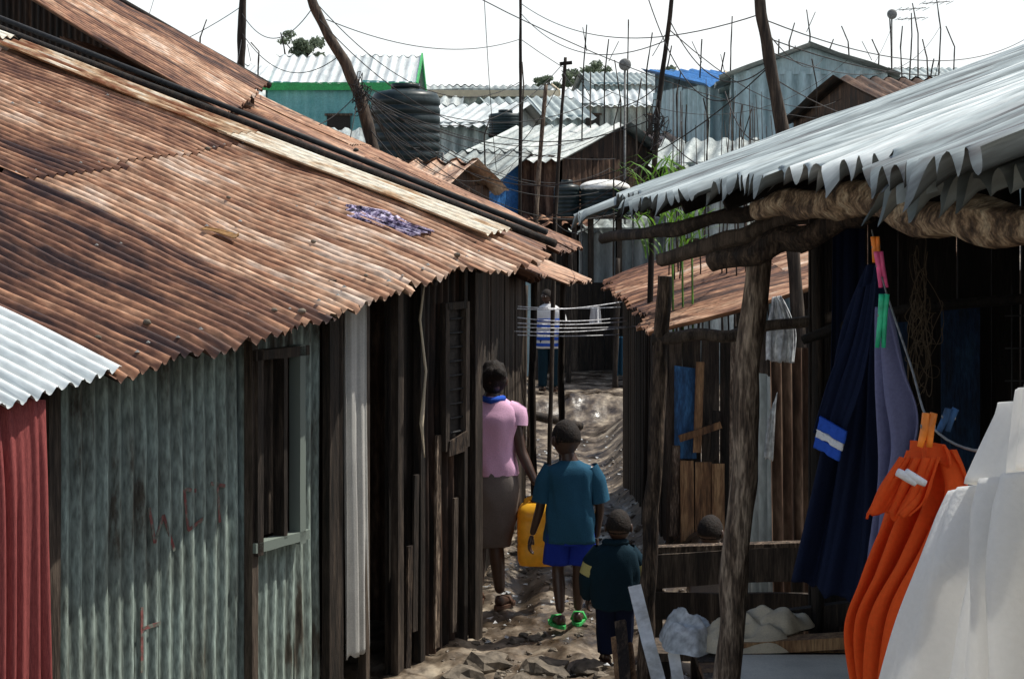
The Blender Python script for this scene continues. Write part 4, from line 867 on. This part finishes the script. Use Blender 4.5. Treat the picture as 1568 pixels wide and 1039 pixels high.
# ------------------------------------------------------------ vegetation
def leafcloud(vs,fs,c,r,n,s,rr):
    for _ in range(n):
        d=V((rr.gauss(0,1),rr.gauss(0,1),rr.gauss(0,1))).normalized()*rr.random()**.4
        p=V(c)+V((d.x*r[0],d.y*r[1],d.z*r[2]));a=V((rr.gauss(0,1),rr.gauss(0,1),rr.gauss(0,1))).normalized();b=a.orthogonal().normalized()
        B=len(vs);k=s*rr.uniform(.5,1.4);vs+= [p-a*k,p+b*k*.45,p+a*k,p-b*k*.45];fs.append((B,B+1,B+2,B+3))
def tree(name,u,v,Y,wid,hgt,seed):
    rr=random.Random(seed);c=S(u,v,Y);G=group(name);gz=g0(c.x,Y)
    tube('trunk',[(c.x,Y,gz-.2),(c.x+.1,Y,(gz+c.z)/2),(c.x,Y,c.z)],[.25,.18,.1],WOODD,G,8,.2,steps=4)
    vs=[];fs=[]
    for i in range(15):
        a=rr.uniform(0,6.28);q=c+V((math.cos(a)*rr.uniform(.2,1.05)*wid,math.sin(a)*.6*wid,rr.uniform(-.6,1.)*hgt));tube('limb_%d'%i,[(c.x,Y,c.z-hgt),q],[.06,.02],WOODD,G,5)
        leafcloud(vs,fs,q,(wid*.28,wid*.3,hgt*.3),120,.11,rr)
    mk('crown',vs,fs,TREEL,G)
tree('leafy_tree',462,74,92,1.35,.75,1);tree('leafy_tree',898,122,88,1.2,.8,2);tree('leafy_tree',845,132,95,.9,.5,4);tree('leafy_tree',1020,128,90,1.1,.7,5)
Pl=group('broad_leaf_plant')
rr=random.Random(5);vs=[];fs=[]
for i in range(130):
    base=S(rr.uniform(975,1075),rr.uniform(270,400),rr.uniform(12.3,13.4));an=rr.uniform(0,6.28);Ln=rr.uniform(.2,.5);w=rr.uniform(.008,.022)
    dr=V((math.cos(an),math.sin(an)*.6,0));B=len(vs);s=V((-dr.y,dr.x,0));up=rr.uniform(.6,1.3)
    for k in range(8):
        t=k/7;p=base+dr*Ln*(t**1.5)*.8+V((0,0,Ln*up*(t-.5*t*t*rr.uniform(.9,1.3))));ww=w*math.sin(math.pi*(.12+.86*t))
        vs+=[p-s*ww,p+s*ww]
    for k in range(7): fs.append((B+2*k,B+2*k+1,B+2*k+3,B+2*k+2))
mk('leaves',vs,fs,LEAF,Pl,True)
for i in range(3):
    p=S(1035+i*15,400,12.9);tube('stem_%d'%i,[(p.x,p.y,0),(p.x-.03,p.y,2.6)],.008,LEAF,Pl,6)
stv=group('dry_stick_bundle')
for i in range(30):
    u=R.uniform(1030,1200);Y=R.uniform(14,18);a=S(u,R.uniform(120,200),Y);b=S(u+R.uniform(-25,25),300,Y);b.z=g0(b.x,Y)
    m_=a.lerp(b,.4)+V((R.uniform(-.08,.08),0,0));tube('stick_%d'%i,[a,m_,b],[.003,.007,.01],WOOD,stv,5)
# ------------------------------------------------------------ light, sky, camera
az=math.radians(66);elv=math.radians(60)
sd=V((math.sin(az)*math.cos(elv),math.cos(az)*math.cos(elv),math.sin(elv)))
sl=bpy.data.lights.new('sun','SUN');sl.energy=5.;sl.angle=math.radians(.5);sl.color=(1,.96,.88)
so=bpy.data.objects.new('sun',sl);so.rotation_euler=sd.to_track_quat('Z','Y').to_euler();COL.objects.link(so)
w=bpy.data.worlds.new('World');sc.world=w;w.use_nodes=True;nt=w.node_tree;nt.nodes.clear()
def N(t): return nt.nodes.new(t)
sky=N('ShaderNodeTexSky');sky.sky_type='NISHITA';sky.sun_disc=False;sky.sun_elevation=elv;sky.sun_rotation=az%(2*math.pi);sky.dust_density=2.5;sky.air_density=1.2
tc=N('ShaderNodeTexCoord');sx=N('ShaderNodeSeparateXYZ');nt.links.new(tc.outputs['Generated'],sx.inputs[0])
mr=N('ShaderNodeMapRange');mr.inputs[1].default_value=.14;mr.inputs[2].default_value=.42;mr.inputs[3].default_value=1;mr.inputs[4].default_value=0;nt.links.new(sx.outputs[2],mr.inputs[0])
nz=N('ShaderNodeTexNoise');nz.inputs['Scale'].default_value=4;nz.inputs['Detail'].default_value=6;mpn=N('ShaderNodeMapping');mpn.inputs['Scale'].default_value=(1,1,4);nt.links.new(tc.outputs['Generated'],mpn.inputs[0]);nt.links.new(mpn.outputs[0],nz.inputs[0])
cr=N('ShaderNodeValToRGB');cr.color_ramp.elements[0].position=.35;cr.color_ramp.elements[0].color=(8.6,9.3,9.5,1);cr.color_ramp.elements[1].position=.54;cr.color_ramp.elements[1].color=(9.6,9.9,9.9,1);nt.links.new(nz.outputs[0],cr.inputs[0])
mx=N('ShaderNodeMix');mx.data_type='RGBA';nt.links.new(mr.outputs[0],mx.inputs[0]);nt.links.new(sky.outputs[0],mx.inputs[6]);nt.links.new(cr.outputs[0],mx.inputs[7])
bg=N('ShaderNodeBackground');bg.inputs[1].default_value=.115;nt.links.new(mx.outputs[2],bg.inputs[0]);ow=N('ShaderNodeOutputWorld');nt.links.new(bg.outputs[0],ow.inputs[0])
cam=bpy.data.cameras.new('camera');co=bpy.data.objects.new('camera',cam);COL.objects.link(co);co.location=(0,0,CH);co.rotation_euler=(math.pi/2,0,0)
cam.sensor_width=36;cam.lens=36*F/1568;cam.shift_y=(HZ-519.5)/1568;cam.clip_end=3000;cam.clip_start=.05
sc.camera=co
sc.view_settings.view_transform='Standard';sc.view_settings.look='None';sc.view_settings.exposure=0
